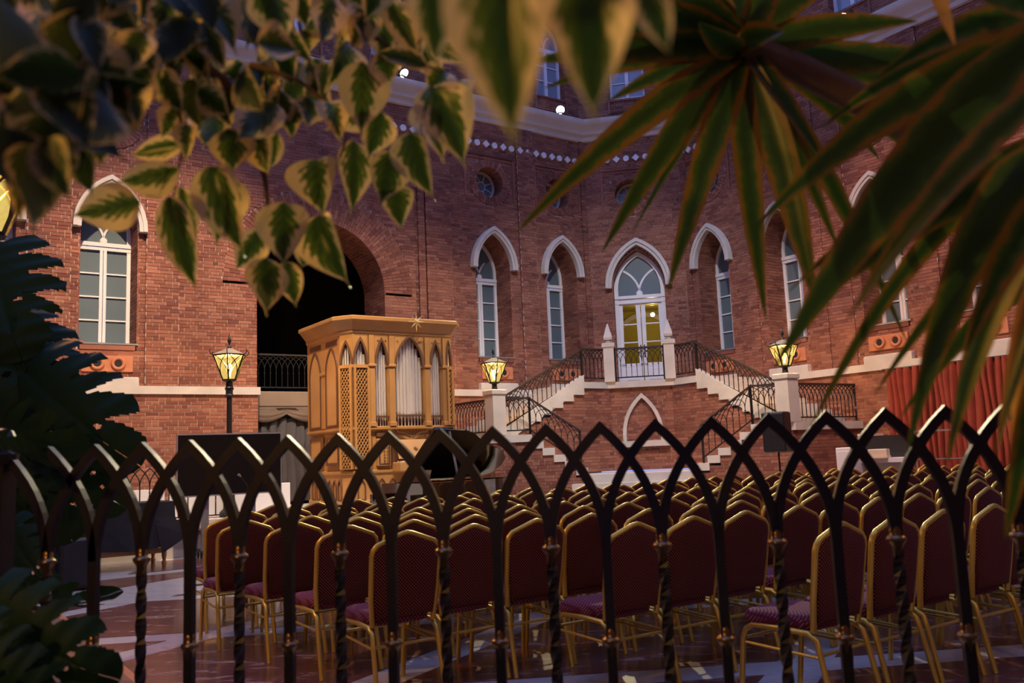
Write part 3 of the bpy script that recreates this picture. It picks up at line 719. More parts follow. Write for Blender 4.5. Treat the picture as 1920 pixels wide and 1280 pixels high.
def lantern_parts(r, z0, lw, light=True):
    NS = 6; rb, rt, h = .115, .285, .42
    def C(k, rr, z): a = 2*pi*(k+.5)/NS; return Vector((rr*cos(a), rr*sin(a), z0+z))
    m = MB(); m.lathe([(.05, -.16), (.075, -.14), (.06, -.12), (.055, -.04), (.10, -.02), (.12, 0)], 10, (0, 0, z0)); m.build('neck', 'iron', r)
    m = MB()
    for k in range(NS):
        m.bar([C(k, rb, 0), C(k, rt, h)], .022); m.bar([C(k, rb, 0), C(k+1, rb, 0)], .02); m.bar([C(k, rt, h), C(k+1, rt, h)], .026)
        A, B, D, E = C(k, rb, 0), C(k+1, rb, 0), C(k, rt, h), C(k+1, rt, h)
        for s in (0, 1):
            pts = []
            for q in range(9):
                v = q/8; u = v**2.2*.92
                if s: u = 1-u
                pts.append(A.lerp(B, u).lerp(D.lerp(E, u), v))
            m.bar(pts, .013)
        p = C(k, rt, h); d = Vector((p.x, p.y, 0)).normalized()
        m.bar([p, p+d*.05+Vector((0, 0, .02)), p+d*.07+Vector((0, 0, .07)), p+d*.045+Vector((0, 0, .09))], .012)
    m.build('frame', 'iron', r)
    for k in range(NS):
        m = MB(); m.add([C(k, rb*.97, .005), C(k+1, rb*.97, .005), C(k+1, rt*.97, h), C(k, rt*.97, h)], [(0, 1, 2, 3)]); m.build('glass_panel', 'lamp_glass', r)
    m = MB(); m.lathe([(rt+.02, h+.01), (rt*.55, h+.075), (.06, h+.12), (.03, h+.13)], NS, (0, 0, z0)); m.v = [tuple(Matrix.Rotation(pi/NS, 3, 'Z') @ Vector(p)) for p in m.v]; m.build('roof', 'lantern_roof', r)
    m = MB(); m.lathe([(.03, h+.12), (.035, h+.15), (.012, h+.17), (.012, h+.2), (.035, h+.25), (.02, h+.3), (.0, h+.42)], 8, (0, 0, z0)); m.build('finial', 'iron', r, 1)
    m = MB(); m.lathe([(.02, .06), (.02, .12), (.045, .16), (.055, .21), (.04, .26), (.0, .28)], 12, (0, 0, z0)); m.build('bulb', 'bulb', r, 1)
    l = point('lantern_light', (0, 0, z0+.33), lw, WARM, .05); l.parent = r
    return r
for lab, P in (('lit amber lantern on the left stair pillar, behind the piano', wa(sF-.1, nP)), ('lit amber lantern on the right stair pillar, above the loudspeaker', wc(sF-.1, nP))):
    r = thing('lantern', (P.x, P.y, Hp+1.0), .3, lab, 'lantern'); lantern_parts(r, .16, LANTERN_W)
def lamp_post(P, base, zl, lab, lw, rot=.2):
    r = thing('lamp_post', (P.x, P.y, base), rot, lab, 'lamp')
    zl -= base
    m = MB(); m.lathe([(.16, 0), (.16, .08), (.1, .14), (.09, .4), (.06, .48)], 12); m.build('base', 'iron', r)
    m = MB(); n = 16
    for k in range(8):
        a = 2*pi*k/8; m.tube([(.03*cos(a), .03*sin(a), .45), (.028*cos(a), .028*sin(a), zl-.28)], .016, 6)
    m.lathe([(.045, .45), (.043, zl-.28)], 10); m.build('pole', 'iron', r)
    m = MB(); m.lathe([(.06, zl-.30), (.085, zl-.27), (.06, zl-.24), (.06, zl-.18), (.08, zl-.15)], 12); m.build('collar', 'iron', r)
    lantern_parts(r, zl, lw); return r
lamp_post(at(430, 712, 15.15), DH, at(430, 712, 15.15).z, 'black fluted lamp post with lit amber lantern behind the television', LANTERN_W)
p = at(-30, 440, 5.1); lamp_post(p, .45, p.z, 'nearest black lamp post, its amber lantern cut by the left edge', LANTERN_W*1.5, .5)
p = Vector((3.0, 2.9, 0)); lamp_post(p, 0, 2.3, 'black lamp post with amber lantern beside the dracaena at the right', LANTERN_W*.22, .5)
p = Vector((-1.6, .15, 0)); lamp_post(p, .33, 1.95, 'unseen lamp post added in the bed to light the ficus leaves', LANTERN_W*.6, .5)  # extra lamp outside the view, added to brighten the ficus leaves
# ------------------------------------------------------------------ floodlights on the cornice
mat('flood_face', (1, 1, 1), emit=(1, .95, .85), es=40)
def flood(P, target, lab, w, col, ang=70, face_em=True):
    r = thing('floodlight', P, 0, lab, 'spotlight')
    d = (target-P); rz = math.atan2(d.y, d.x)-pi/2; el = math.atan2(d.z, math.hypot(d.x, d.y))
    r.rotation_euler = (0, 0, rz)
    m = MB(); m.bar([(0, 0, -.12), (0, 0, -.02)], .03); m.box(-.08, .08, -.06, .06, -.14, -.11); m.build('bracket', 'iron', r)
    R = Matrix.Rotation(el, 4, 'X') @ Matrix.Rotation(-pi/2, 4, 'X')
    m = MB(); m.m = R; m.lathe([(.03, -.14), (.07, -.1), (.09, .02), (.118, .10), (.112, .10)], 14); m.build('housing', 'black_plastic', r, rad(40))
    m = MB(); m.m = R; m.lathe([(.112, .098), (.11, .103), (0, .103)], 16); m.build('lamp_face', 'flood_face', r)
    l = bpy.data.lights.new('flood_beam', 'SPOT'); l.energy = w; l.color = col; l.spot_size = rad(ang); l.spot_blend = .7; l.shadow_soft_size = .12
    o = bpy.data.objects.new('flood_beam', l); COL.objects.link(o); o.parent = r; o.rotation_euler = (el+pi/2, 0, 0); o.location = (0, .16*cos(el), .16*sin(el))
    return r
flood(wa(.86, .22, 10.78), Vector((1.5, 8.5, .5)), 'bright round floodlight on the cornice near the corner above the stairs', FLOOD_W*1.8, (1, .82, .50), 62)
flood(wc(5.6, .25, 10.85), wa(8.2, 2, 1.8), 'bright floodlight on the right cornice among the palm leaves', FLOOD_W*.85, (1, .72, .42), 48)
flood(wa(5.73, .25, 10.78), Vector((5.5, 14.5, .5)), 'half-hidden floodlight on the left cornice among the ficus leaves', FLOOD_W*1.1, (1, .78, .48), 60)
# unseen floodlights added overhead to wash the walls, organ and stairs
flood(Vector((-3.0, 8.5, 14.6)), wa(10.8, 0, 1.5), 'unseen fill floodlight added under the roof for the lamp-post wall', HUNG_FILL_W*1.55, (1, .70, .42), 42)
flood(Vector((.5, 9.5, 14.6)), wa(6.2, 2.0, 3.0), 'unseen fill floodlight added under the roof for the organ', HUNG_FILL_W*.55, (1, .82, .60), 40)
flood(Vector((2.0, 9.5, 14.6)), wb(0, 2, 3.6), 'unseen fill floodlight added under the roof for the staircase', HUNG_FILL_W*.5, (1, .91, .84), 40)
flood(Vector((3.5, 8.5, 14.6)), wc(6.2, 0, 2.0), 'unseen fill floodlight added under the roof for the red curtain', HUNG_FILL_W*.85, (1, .58, .30), 44)
# ------------------------------------------------------------------ curtains and the balcony inside the arch
def drape(name, P, rz, x0, x1, z0, z1, pleat, amp, mt, lab, cat, seed=1):
    rn = random.Random(seed); n = int((x1-x0)/pleat*12); ph = [rn.uniform(.7, 1.3) for _ in range(n+9)]
    m = MB()
    def f(u, v):
        x = x0+(x1-x0)*u; k = u*(x1-x0)/pleat
        a = amp*(.4+.6*ph[int(k)])*(1-.25*v); w_ = sin(2*pi*k+1.1*sin(k*.7)); w_ = math.copysign(abs(w_)**.6, w_)
        return (x+.02*sin(9*v+k)+.03*cos(2*pi*k), a*w_+.015*sin(5*v+k*2), z0+(z1-z0)*v)
    m.grid(f, n, 8); b = MB(); b.v, b.f = m.v, m.f
    # thickness
    nv = len(m.v); m.v = m.v+[(p[0], p[1]+.012, p[2]) for p in m.v]; m.f = m.f+[tuple(i+nv for i in q[::-1]) for q in m.f]
    r = thing(name, P, rz, lab, cat); m.build('cloth', mt, r, 1)
    q = MB(); q.tube([(x0-.05, 0, z1), (x1+.05, 0, z1)], .02, 8); q.build('rod', 'iron', r)
    return r
drape('curtain', wc(0, .2, 0), RC, 5.62, 10.2, .03, 2.86, .14, .075, 'red_curtain', 'tall red pleated curtain hanging on the right brick wall', 'curtain')
drape('grey_curtain', wa(0, -1.16, 0), RA, -ARC_T-1.5, -ARC_T+1.5, DH+.02, 2.45, .2, .05, 'grey_drape', 'grey pleated curtain under the balcony in the big arch', 'curtain', 3)
r = thing('swag_curtain', wa(ARC_T, -1.08, 0), RA, 'tan swagged pelmet over the grey curtain in the big arch', 'curtain')
m = MB()
for k in range(3):
    def f(u, v, k=k): 
        x = -1.5+1.0*(k+u); s = sin(pi*u); return (x, -.05-.06*s*sin(pi*v)-.01*sin(v*25), 2.68-.34*v*(.45+.55*s)-.02*sin(v*22))
    m.grid(f, 10, 10)
m.build('cloth', 'tan_drape', r, 1)
m = MB(); m.box(-1.52, 1.52, -.03, .0, 2.66, 2.70); m.build('pelmet_board', 'tan_drape', r)
bal = thing('balcony', wa(ARC_T, -1.1, 0), RA, 'plaster balcony edge inside the big brick arch', 'balcony')
m = MB(); m.bevel_box(-1.53, 1.53, 0, 1.6, 2.70, 3.05, .02); m.build('slab', 'plaster', bal)
rl = railing('pale gothic railing on the balcony inside the big arch', wa(ARC_T+1.5, -1.2), 3.05, wa(ARC_T-1.5, -1.2), 3.05, .85, (1, 1)); rl.name = 'balcony_railing'
for c in rl.children: c.active_material if False else None
# ------------------------------------------------------------------ positive organ
og = thing('pipe_organ', wa(8.55, 3.0, DH), RA, 'gothic oak pipe organ with silver pipes and a star on its cornice', 'organ')
OW, OD = 2.46, 1.92
def plan(d): return [(-d, OD), (-d, .25-.4*d), (.15-.4*d, -d), (OW-.15+.4*d, -d), (OW+d, .25-.4*d), (OW+d, OD)]
def loft(prof):
    m = MB(); n = 6; vs = []
    for d, z in prof: vs += [(x, y, z) for x, y in plan(d)]
    fs = [(i*n+j, i*n+(j+1) % n, (i+1)*n+(j+1) % n, (i+1)*n+j) for i in range(len(prof)-1) for j in range(n)]
    m.add(vs, fs+[tuple(range(n))[::-1], tuple(range((len(prof)-1)*n, len(prof)*n))]); return m
m = loft([(0, 0), (0, .10), (-.03, .12), (-.03, .60), (.0, .62), (0, .66), (-.05, .68), (-.05, 1.38), (0, 1.42), (.03, 1.44), (.03, 1.48), (-.02, 1.50)]); m.build('base', 'organ_wood', og)
m = MB(); m.box(.0, OW, .28, OD, 1.45, 3.3); m.build('case', 'organ_wood', og)
m = MB(); m.box(.03, OW-.03, .262, .285, 1.5, 3.28); m.build('pipe_shade', 'organ_dark', og)
m = loft([(-.02, 3.24), (.0, 3.26), (.03, 3.30), (.03, 3.35), (.07, 3.40), (.15, 3.50), (.19, 3.53), (.19, 3.59), (.16, 3.61), (0, 3.62)]); m.build('cornice', 'organ_wood', og)
def spandrel(m, x0, x1, zs, rise, ztop, y0, y1, n=12):
    hw = (x1-x0)/2; cx = (x0+x1)/2; p = pointed(hw, rise, n, cx, zs)
    for a, b in zip(p, p[1:]):
        if b[0]-a[0] < 1e-6: continue
        m.prism([(a[0], a[1]), (b[0], b[1]), (b[0], ztop), (a[0], ztop)], y0, y1)
bays = [(.15, .47, 9), (.61, .90, 5), (1.04, 1.69, 9), (1.82, 2.10, 5), (2.19, 2.33, 3)]
for i, (x0, x1, n) in enumerate(bays):
    zs, rise = (2.70, .5) if i != 2 else (2.66, .62)
    y0 = -.01
    m = MB(); spandrel(m, x0, x1, zs, rise, 3.27, y0, y0+.05); m.build('arch_panel', 'organ_wood', og)
    m = MB(); m.ribbon([(x0, zs)]+pointed((x1-x0)/2-.005, rise, 12, (x0+x1)/2, zs)[1:-1]+[(x1, zs)], -.03, .012, y0-.02, y0+.03); m.build('arch_moulding', 'organ_dark', og)
for x0, x1 in ((.47, .61), (.90, 1.04), (1.69, 1.82), (2.10, 2.19)):
    m = MB(); m.bevel_box(x0+.01, x1-.01, -.03, .14, 1.49, 2.64, .01); m.bevel_box(x0-.01, x1+.01, -.06, .14, 2.64, 2.70, .015); m.box(x0+.015, x1-.015, -.035, .14, 2.70, 3.26); m.bevel_box(x0, x1, -.05, .14, 1.49, 1.58, .01); m.build('pilaster', 'organ_wood', og)
# pipes
def pipe(x, y, r, z0, zm, z1, name='organ_pipe'):
    m = MB(); m.lathe([(.012, z0), (r*.75, zm-.08), (r, zm-.01), (r*1.04, zm), (r, zm+.01), (r, z1)], 12, (x, y, 0)); return m.build('organ_pipe', 'pipe_metal', og, rad(50))
for i, (x0, x1, n) in enumerate(bays):
    if i in (0, 4): n = 5 if i == 0 else 3
    for k in range(n):
        u = (k+.5)/n; x = x0+(x1-x0)*u; r = (x1-x0)/n*.45
        zt = (2.72+.46*(1-abs(2*u-1)**1.4)) if i != 2 else (2.72+.58*(1-abs(2*u-1)**1.5))
        zb = 1.5 if i in (1, 2, 3) else 2.6
        pipe(x, .10+.03*abs(2*u-1), r, zb, 1.73+(.07*abs(2*u-1)) if zb < 2 else 2.63, zt+.05)
for k in range(4):
    u = (k+.5)/4; pipe(.02+.12*u, .24-.2*u+.09, .02, 2.6, 2.63, 2.95+.1*u)
m = MB(); m.box(.60, .91, .02, .06, 1.66, 1.70); m.box(1.04, 1.69, .02, .06, 1.68, 1.72); m.box(1.82, 2.10, .02, .06, 1.66, 1.70); m.build('pipe_rail', 'organ_dark', og)
# lattice panels of the corner towers
def lattice(x0, x1, z0, z1, M, lab):
    m = MB(); m.m = M; s = .105; w = x1-x0; h = z1-z0
    m.ribbon([(x0, z0), (x0, z1), (x1, z1), (x1, z0)], -.03, 0, -.02, .03, True)
    for sg in (1, -1):
        c = -w*1.6
        while c < h:
            pts = []
            for u in (0, w):
                z = c+1.6*(u if sg > 0 else w-u); pts.append((x0+u, z))
            (xa, za), (xb, zb) = pts
            f = lambda zz: xa+(xb-xa)*(zz-za)/(zb-za)
            lo, hi = sorted((za, zb))
            if hi > 0 and lo < h:
                q = sorted([max(lo, 0), min(hi, h)]); p1, p2 = (f(q[0]), z0+q[0]), (f(q[1]), z0+q[1])
                if p1[0] > p2[0]: p1, p2 = p2, p1
                if p2[0]-p1[0] > .01: m.ribbon([p1, p2], -.0085, .0085, 0 if sg > 0 else .012, .012 if sg > 0 else .024)
            c += s
    m.build('lattice', 'organ_wood', og)
ZL0, ZL1 = .70, 2.62
lattice(.15, .47, ZL0, ZL1, Matrix.Translation((0, -.05, 0)), '')
cm = Matrix.Translation((0, .25, 0)) @ Matrix.Rotation(math.atan2(-.25, .15), 4, 'Z') @ Matrix.Translation((0, -.04, 0))
lattice(.0, .29, ZL0, ZL1, cm, '')
lattice(2.19, 2.33, 1.5, ZL1, Matrix.Translation((0, -.05, 0)), '')
cm2 = Matrix.Translation((OW-.15, 0, 0)) @ Matrix.Rotation(math.atan2(.25, .15), 4, 'Z') @ Matrix.Translation((0, -.04, 0))
lattice(.0, .29, 1.5, ZL1, cm2, '')
m = MB(); m.slab([(.16, -.02), (.46, -.02), (.46, .2), (.03, .24)], ZL0, ZL1); m.slab([(2.2, -.02), (2.31, -.02), (2.44, .22), (2.2, .22)], 1.5, ZL1); m.build('lattice_backing', 'organ_dark', og)
m = MB(); m.slab([(-.02, .25), (.14, -.03), (.48, -.03), (.48, .27), (0, .27)], 2.62, 2.68); m.build('tower_sill', 'organ_wood', og)
m = MB(); m.slab([(2.18, -.03), (2.32, -.03), (2.48, .25), (2.46, .27), (2.18, .27)], 2.62, 2.68); m.build('tower_sill', 'organ_wood', og)
m = MB(); m.m = cm @ Matrix.Translation((0, .05, 0)); spandrel(m, .0, .29, 2.70, .45, 3.27, -.01, .03); m.build('arch_panel', 'organ_wood', og)
m = MB(); m.m = cm @ Matrix.Translation((0, .05, 0)); m.ribbon(pointed(.14, .45, 10, .145, 2.70), -.03, .008, -.03, .02); m.build('arch_moulding', 'organ_dark', og)
# side: tall pointed panels
SMx = Matrix(((0, 1, 0, 0), (1, 0, 0, 0), (0, 0, 1, 0), (0, 0, 0, 1)))
for y0, y1 in ((.34, .94), (1.16, 1.78)):
    for (z0, z1, pt) in ((1.52, 2.55, 1), (.78, 1.34, 0)):
        m = MB(); m.m = SMx; cx = (y0+y1)/2; hw = (y1-y0)/2
        path = [(y0, z0), (y0, z1)]+(pointed(hw, .55, 10, cx, z1)[1:-1] if pt else [])+[(y1, z1), (y1, z0)]
        m.ribbon(path, -.05, 0, -.025, .02, True); m.build('panel_frame', 'organ_dark', og)
        m = MB(); m.m = SMx; m.prism([(p[0]*.92+cx*.08, p[1]) for p in path], -.008, .02); m.build('side_panel', 'organ_pale', og)
m = MB(); m.m = SMx; m.bevel_box(.97, 1.13, -.03, .03, 1.5, 2.6, .01); m.bevel_box(.95, 1.15, -.05, .03, 2.55, 2.62, .01); m.build('side_pilaster', 'organ_wood', og)
m = MB(); m.m = SMx; m.box(.36, .92, -.012, .02, 3.1, 3.2); m.box(1.2, 1.75, -.012, .02, 3.1, 3.2); m.build('side_vent', 'organ_dark', og)
# console: stop panel, music desk, key cheek, pointed base panels
m = MB(); m.bevel_box(.62, .90, -.03, .06, .74, 1.26, .01); m.build('stop_panel', 'organ_pale', og)
m = MB(); m.ribbon([(.66, .78), (.66, 1.22), (.87, 1.22), (.87, .78)], -.012, .012, -.04, -.02, True); m.build('stop_frame', 'organ_dark', og)
for k in range(12):
    q = MB(); q.m = Matrix.Translation((.75+.07*(k % 2), -.03, .84+.062*(k//2))) @ Matrix.Rotation(pi/2, 4, 'X'); q.lathe([(.008, 0), (.008, .03), (.016, .035), (.016, .045), (.0, .05)], 8); q.build('stop_knob', 'brass', og)
m = MB(); m.box(.62, .90, -.02, .06, 1.30, 1.37); m.box(1.80, 2.08, -.02, .06, 1.30, 1.37); m.build('vent_grille', 'organ_dark', og)
for s in (-1, 1):
    m = MB(); m.ribbon([(1.36+s*.02, 1.27), (1.36+s*.08, 1.30), (1.36+s*.18, 1.36), (1.36+s*.32, 1.38), (1.36+s*.34, 1.42)], -.008, .008, -.06, .0); m.build('scroll', 'organ_dark', og)
m = MB(); m.box(.94, 1.80, -.02, .04, .74, 1.22); m.build('console_back', 'organ_dark', og)
m = MB(); m.m = Matrix.Translation((1.36, -.26, .86)) @ Matrix.Rotation(rad(-22), 4, 'X'); m.bevel_box(-.40, .40, 0, .025, 0, .40, .006); m.build('music_desk', 'organ_pale', og)
m = MB(); m.m = Matrix.Translation((1.36, -.272, .86)) @ Matrix.Rotation(rad(-22), 4, 'X')
for k in range(8): a = k*pi/4; m.ribbon([(0, .2), (.05*cos(a), .2+.05*sin(a))], -.004, .004, 0, .01)
m.build('desk_emblem', 'organ_dark', og)
m = MB(); m.bevel_box(.94, 1.80, -.34, .0, .62, .80, .015); m.build('key_bed', 'organ_pale', og)
m = MB(); m.box(1.0, 1.74, -.33, -.1, .80, .82); m.build('keys', 'white_paint', og)
for x in (.30, .72, .95, 1.18, 1.41, 1.64, 1.9, 2.2):
    m = MB(); m.ribbon([(x-.08, .12), (x-.08, .36)]+pointed(.08, .15, 6, x, .36)[1:-1]+[(x+.08, .36), (x+.08, .12)], -.016, .0, -.0, .05, True); m.build('base_panel', 'organ_dark', og)
for y in (.38, .62, .86, 1.2, 1.44, 1.68):
    m = MB(); m.m = SMx; m.ribbon([(y-.08, .12), (y-.08, .36)]+pointed(.08, .15, 6, y, .36)[1:-1]+[(y+.08, .36), (y+.08, .12)], -.016, .0, -.0, .05, True); m.build('base_panel', 'organ_dark', og)
noisy('star_gold', (.72, .55, .28), (.8, .62, .34), 5, .35, .5)
# star ornament
m = MB(); m.m = Matrix.Translation((1.40, -.27, 3.52))
vs = [(0, -.05, 0), (0, .02, 0)]
for k in range(16):
    a = pi/2+k*pi/8; r_ = (.21 if k % 4 == 0 else .17) if k % 2 == 0 else .055; vs.append((r_*cos(a), 0, r_*sin(a)))
m.add(vs, [(0, 2+k, 2+(k+1) % 16) for k in range(16)]+[(1, 2+(k+1) % 16, 2+k) for k in range(16)]); m.build('star', 'star_gold', og)
m = MB(); m.bar([(1.40, -.22, 3.50), (1.40, -.05, 3.46)], .02); m.build('star_stem', 'brass', og)
for x in (.68, .84, 1.10, 1.62, 1.88, 2.04):
    m = MB(); m.m = Matrix.Translation((x, -.02, 3.17)) @ Matrix.Rotation(pi/2, 4, 'X'); m.lathe([(.016, 0), (.012, .012), (0, .015)], 6); m.build('gilt_stud', 'brass', og)
# ------------------------------------------------------------------ grand piano
p0 = at(792, 898, 14.0)
PL, PW = 1.72, 1.45
pn_ = thing('grand_piano', (p0.x, p0.y, 0), RA, 'black grand piano with raised lid standing before the organ', 'piano')
out_pl = [(0, 0), (.5, 0), (.75, .03), (.95, .14), (1.12, .32), (1.28, .47), (1.45, .56), (1.6, .68), (1.7, .86), (1.72, 1.08), (1.66, 1.3), (1.5, 1.42), (1.3, PW), (0, PW)]
out_pl = [(x*1.3, y) for x, y in out_pl]
m = MB(); m.slab(out_pl, .70, .74); 
nn = len(out_pl)
def shrink(poly, d):
    cx = sum(p[0] for p in poly)/len(poly); cy = sum(p[1] for p in poly)/len(poly)
    return [(x+(cx-x)*d, y+(cy-y)*d) for x, y in poly]
inn = shrink(out_pl, .05)
vs = [(x, y, .70) for x, y in out_pl]+[(x, y, .99) for x, y in out_pl]+[(x, y, .99) for x, y in inn]+[(x, y, .74) for x, y in inn]
m.add(vs, [(k*nn+i, k*nn+(i+1) % nn, (k+1)*nn+(i+1) % nn, (k+1)*nn+i) for k in range(3) for i in range(nn)]); m.build('rim', 'gloss_black', pn_)
noisy('piano_red', (.28, .05, .02), (.34, .07, .03), 5, .3); noisy('piano_gold', (.10, .055, .02), (.13, .07, .025), 5, .35, .3)
m = MB(); m.slab([(x*.96+.02, y) for x, y in inn], .93, .945); m.build('soundboard', 'piano_gold', pn_)
m = MB(); m.ribbon([(0, .99), (1.1, .99)], 0, .012, .0, .03); m.build('felt_strip', 'piano_red', pn_)
lid = shrink(out_pl, -.02); lp = [(max(x, .38), y) for x, y in lid if x > .1]
lp = [(.38, -.02)]+[(x, y) for x, y in lid if .38 < x]+[(.38, PW+.02)]
LM = Matrix.Translation((0, PW+.02, 1.0)) @ Matrix.Rotation(rad(-34), 4, 'X') @ Matrix.Translation((0, -PW-.02, 0))
m = MB(); m.m = LM; m.slab(lp, 0, .025); m.build('lid', 'gloss_black', pn_)
m = MB(); m.m = LM; m.slab([(.38, -.02), (.74, -.02), (.74, PW), (.38, PW)], .03, .05); m.build('lid_flap', 'gloss_black', pn_)
m = MB(); m.bar([(.72, .10, .98), (.66, .25, LM.to_3x3() @ Vector((0, 0, 0)) and 1.0+(PW+.02-.25)*math.tan(rad(34))-.02)], .03); m.build('lid_prop', 'grey_metal', pn_)
m = MB(); m.box(.26, .38, .12, PW-.12, .99, 1.0); m.m = Matrix.Translation((.30, 0, 1.0)) @ Matrix.Rotation(rad(18), 4, 'Y'); m.box(0, .015, .35, PW-.35, 0, .2); m.build('music_stand', 'gloss_black', pn_)
m = MB(); m.box(-.22, .02, .0, PW, .62, .71); m.box(-.22, .05, .0, .10, .70, .82); m.box(-.22, .05, PW-.10, PW, .70, .82); m.build('key_bed', 'gloss_black', pn_)
m = MB(); m.box(-.18, -.03, .10, PW-.10, .71, .735); m.build('white_keys', 'white_board', pn_)
m = MB()
for k in range(36):
    if k % 7 not in (2, 6): y = .13+k*.0335; m.box(-.13, -.03, y, y+.012, .735, .75)
m.build('black_keys', 'black_plastic', pn_)
for x, y in ((.05, .12), (.05, PW-.12), (1.85, 1.05)):
    m = MB(); m.m = Matrix.Translation((x, y, 0)); m.lathe([(.035, .02), (.04, .06), (.055, .1), (.06, .5), (.075, .62), (.08, .70)], 8); m.build('leg', 'gloss_black', pn_)
m = MB(); m.bar([(.2, .72, .7), (.2, .66, .12)], .04); m.bar([(.2, .72, .7), (.2, .80, .12)], .04); m.box(.08, .24, .62, .84, .07, .14); m.build('pedal_lyre', 'gloss_black', pn_)
bp = p0+Matrix.Rotation(RA, 3, 'Z') @ Vector((-.72, .72, 0))
bn = thing('piano_bench', (bp.x, bp.y, 0), RA, 'low black piano bench at the keyboard end of the grand piano', 'bench')
m = MB(); m.bevel_box(-.17, .17, -.38, .38, .42, .50, .02); m.build('seat', 'black_cloth', bn)
for x in (-.14, .14):
    for y in (-.34, .34): m = MB(); m.box(x-.02, x+.02, y-.02, y+.02, 0, .43); m.build('leg', 'gloss_black', bn)
# ------------------------------------------------------------------ television on its trolley
noisy('screen_black', (.003, .003, .0035), (.005, .004, .005), 3, .3)
tp = wa(11.2, 4.6); tv = thing('television', (tp.x, tp.y, 0), RA, 'large black flat television on a wheeled stand by the dais', 'television')
m = MB(); m.bevel_box(-.80, .80, -.03, .03, .95, 1.88, .01); m.build('panel', 'black_plastic', tv)
m = MB(); m.box(-.785, .785, -.034, -.028, .975, 1.865); m.build('screen', 'screen_black', tv)
m = MB(); m.ribbon([(-.80, .95), (-.80, 1.88), (.80, 1.88), (.80, .95)], -.008, .008, -.036, .032, True); m.build('bezel', 'aluminium', tv)
for x in (-.36, .36):
    m = MB(); m.bevel_box(x-.05, x+.05, .04, .12, .12, 1.6, .008); m.build('column', 'grey_metal', tv)
m = MB(); m.box(-.42, .42, .05, .11, 1.2, 1.3); m.build('cross_bar', 'grey_metal', tv)
for x in (-.36, .36):
    m = MB(); m.bevel_box(x-.04, x+.04, -.32, .40, .09, .14, .01); m.build('foot', 'black_plastic', tv)
    for y in (-.28, .36):
        for dx in (-.025, .025): m = MB(); m.m = Matrix.Translation((x+dx-.01, y, .045)) @ Matrix.Rotation(pi/2, 4, 'Y'); m.lathe([(.045, 0), (.045, .02)], 12); m.build('caster', 'black_plastic', tv)
# ------------------------------------------------------------------ gothic fence and white panels on the dais edge
def gothic_fence(name, lab, P, rz, n, s, z_fork, z_top, z_low, up_col, lo_col, w=.024, mt='iron', x0=0, posts=()):
    r = thing(name, P, rz, lab, 'fence')
    m = MB()      # one forked bar: bar, two arcs springing to the neighbours' apexes
    a1 = rad(62)
    def fork(sides, twist, zt):
        m = MB()
        if twist:
            k = 34; pts = [(0, 0, z_low+(zt-z_low)*i/k) for i in range(k+1)]
            vs = []
            for i, p in enumerate(pts):
                for q in range(4): a = q*pi/2+i*.42; vs.append((.62*w*cos(a), .62*w*sin(a), p[2]))
            m.add(vs, [(i*4+q, i*4+(q+1) % 4, i*4+4+(q+1) % 4, i*4+4+q) for i in range(k) for q in range(4)])
            m.bar([(0, 0, zt-.01), (0, 0, z_fork)], w)
        else: m.bar([(0, 0, z_low), (0, 0, z_fork)], w)
        for sg in sides:
            pts = []
            for q in range(11):
                v = q/10; zc = z_top-.92*s; pts.append((sg*s*v*v, 0, (1-v)**2*z_fork+2*v*(1-v)*zc+v*v*z_top))
            m.bar(pts, w); tx, tz = pts[-1][0]-pts[-2][0], pts[-1][2]-pts[-2][2]
            for q in range(len(m.v)-4, len(m.v)):
                k_ = (sg*s-m.v[q][0])/tx; m.v[q] = (sg*s, m.v[q][1], m.v[q][2]+tz*k_)
        return m
    me_u = fork((-1, 1), True, up_col).mesh('baluster', mt); me_l = fork((-1, 1), False, lo_col).mesh('baluster', mt)
    c = MB(); c.lathe([(.014, -.055), (.017, -.045), (.019, -.02), (.030, -.004), (.034, .004), (.030, .012), (.02, .018), (.022, .03), (.018, .045), (.014, .05)], 12); me_c = c.mesh('collar', 'bronze', 1)
    for i in range(n):
        b = inst('baluster', me_u if i % 2 == 0 else me_l, r, (x0+i*s, 0, 0)); inst('collar', me_c, b, (0, 0, up_col if i % 2 == 0 else lo_col), sc=(w/.024*.72,)*3)
    for x in posts:
        m = MB(); m.box(x-.03, x+.03, -.03, .03, 0, z_top-.02); m.lathe([(.045, z_top-.03), (.05, z_top), (.03, z_top+.015), (.045, z_top+.04), (.03, z_top+.07), (0, z_top+.08)], 12, (x, 0, 0)); m.build('post', mt, r)
    m = MB(); m.bar([(x0-s, 0, z_low), (x0+n*s, 0, z_low)], w*1.1); m.build('bottom_rail', mt, r)
    return r
dfl = gothic_fence('dais_fence', 'low gothic iron fence along the dais edge behind the draped table', wa(15.4, 3.6, DH), RA, 32, .147, .60, .86, .06, .48, .28, .018, 'black_iron_rail')
for k in range(3):
    q = wa(12.35-k*1.06, 3.2); wp = thing('white_screen', (q.x, q.y, DH), RA, ['leftmost white folding screen panel behind the draped table', 'white screen panel behind the left half of the television', 'white screen panel behind the right edge of the television'][k], 'screen')
    m = MB(); m.bevel_box(-.5, .5, -.015, .015, .05, .52, .005); m.build('board', 'white_board', wp)
    m = MB(); m.box(-.46, -.42, -.12, .12, 0, .06); m.box(.42, .46, -.12, .12, 0, .06); m.build('foot', 'grey_metal', wp)
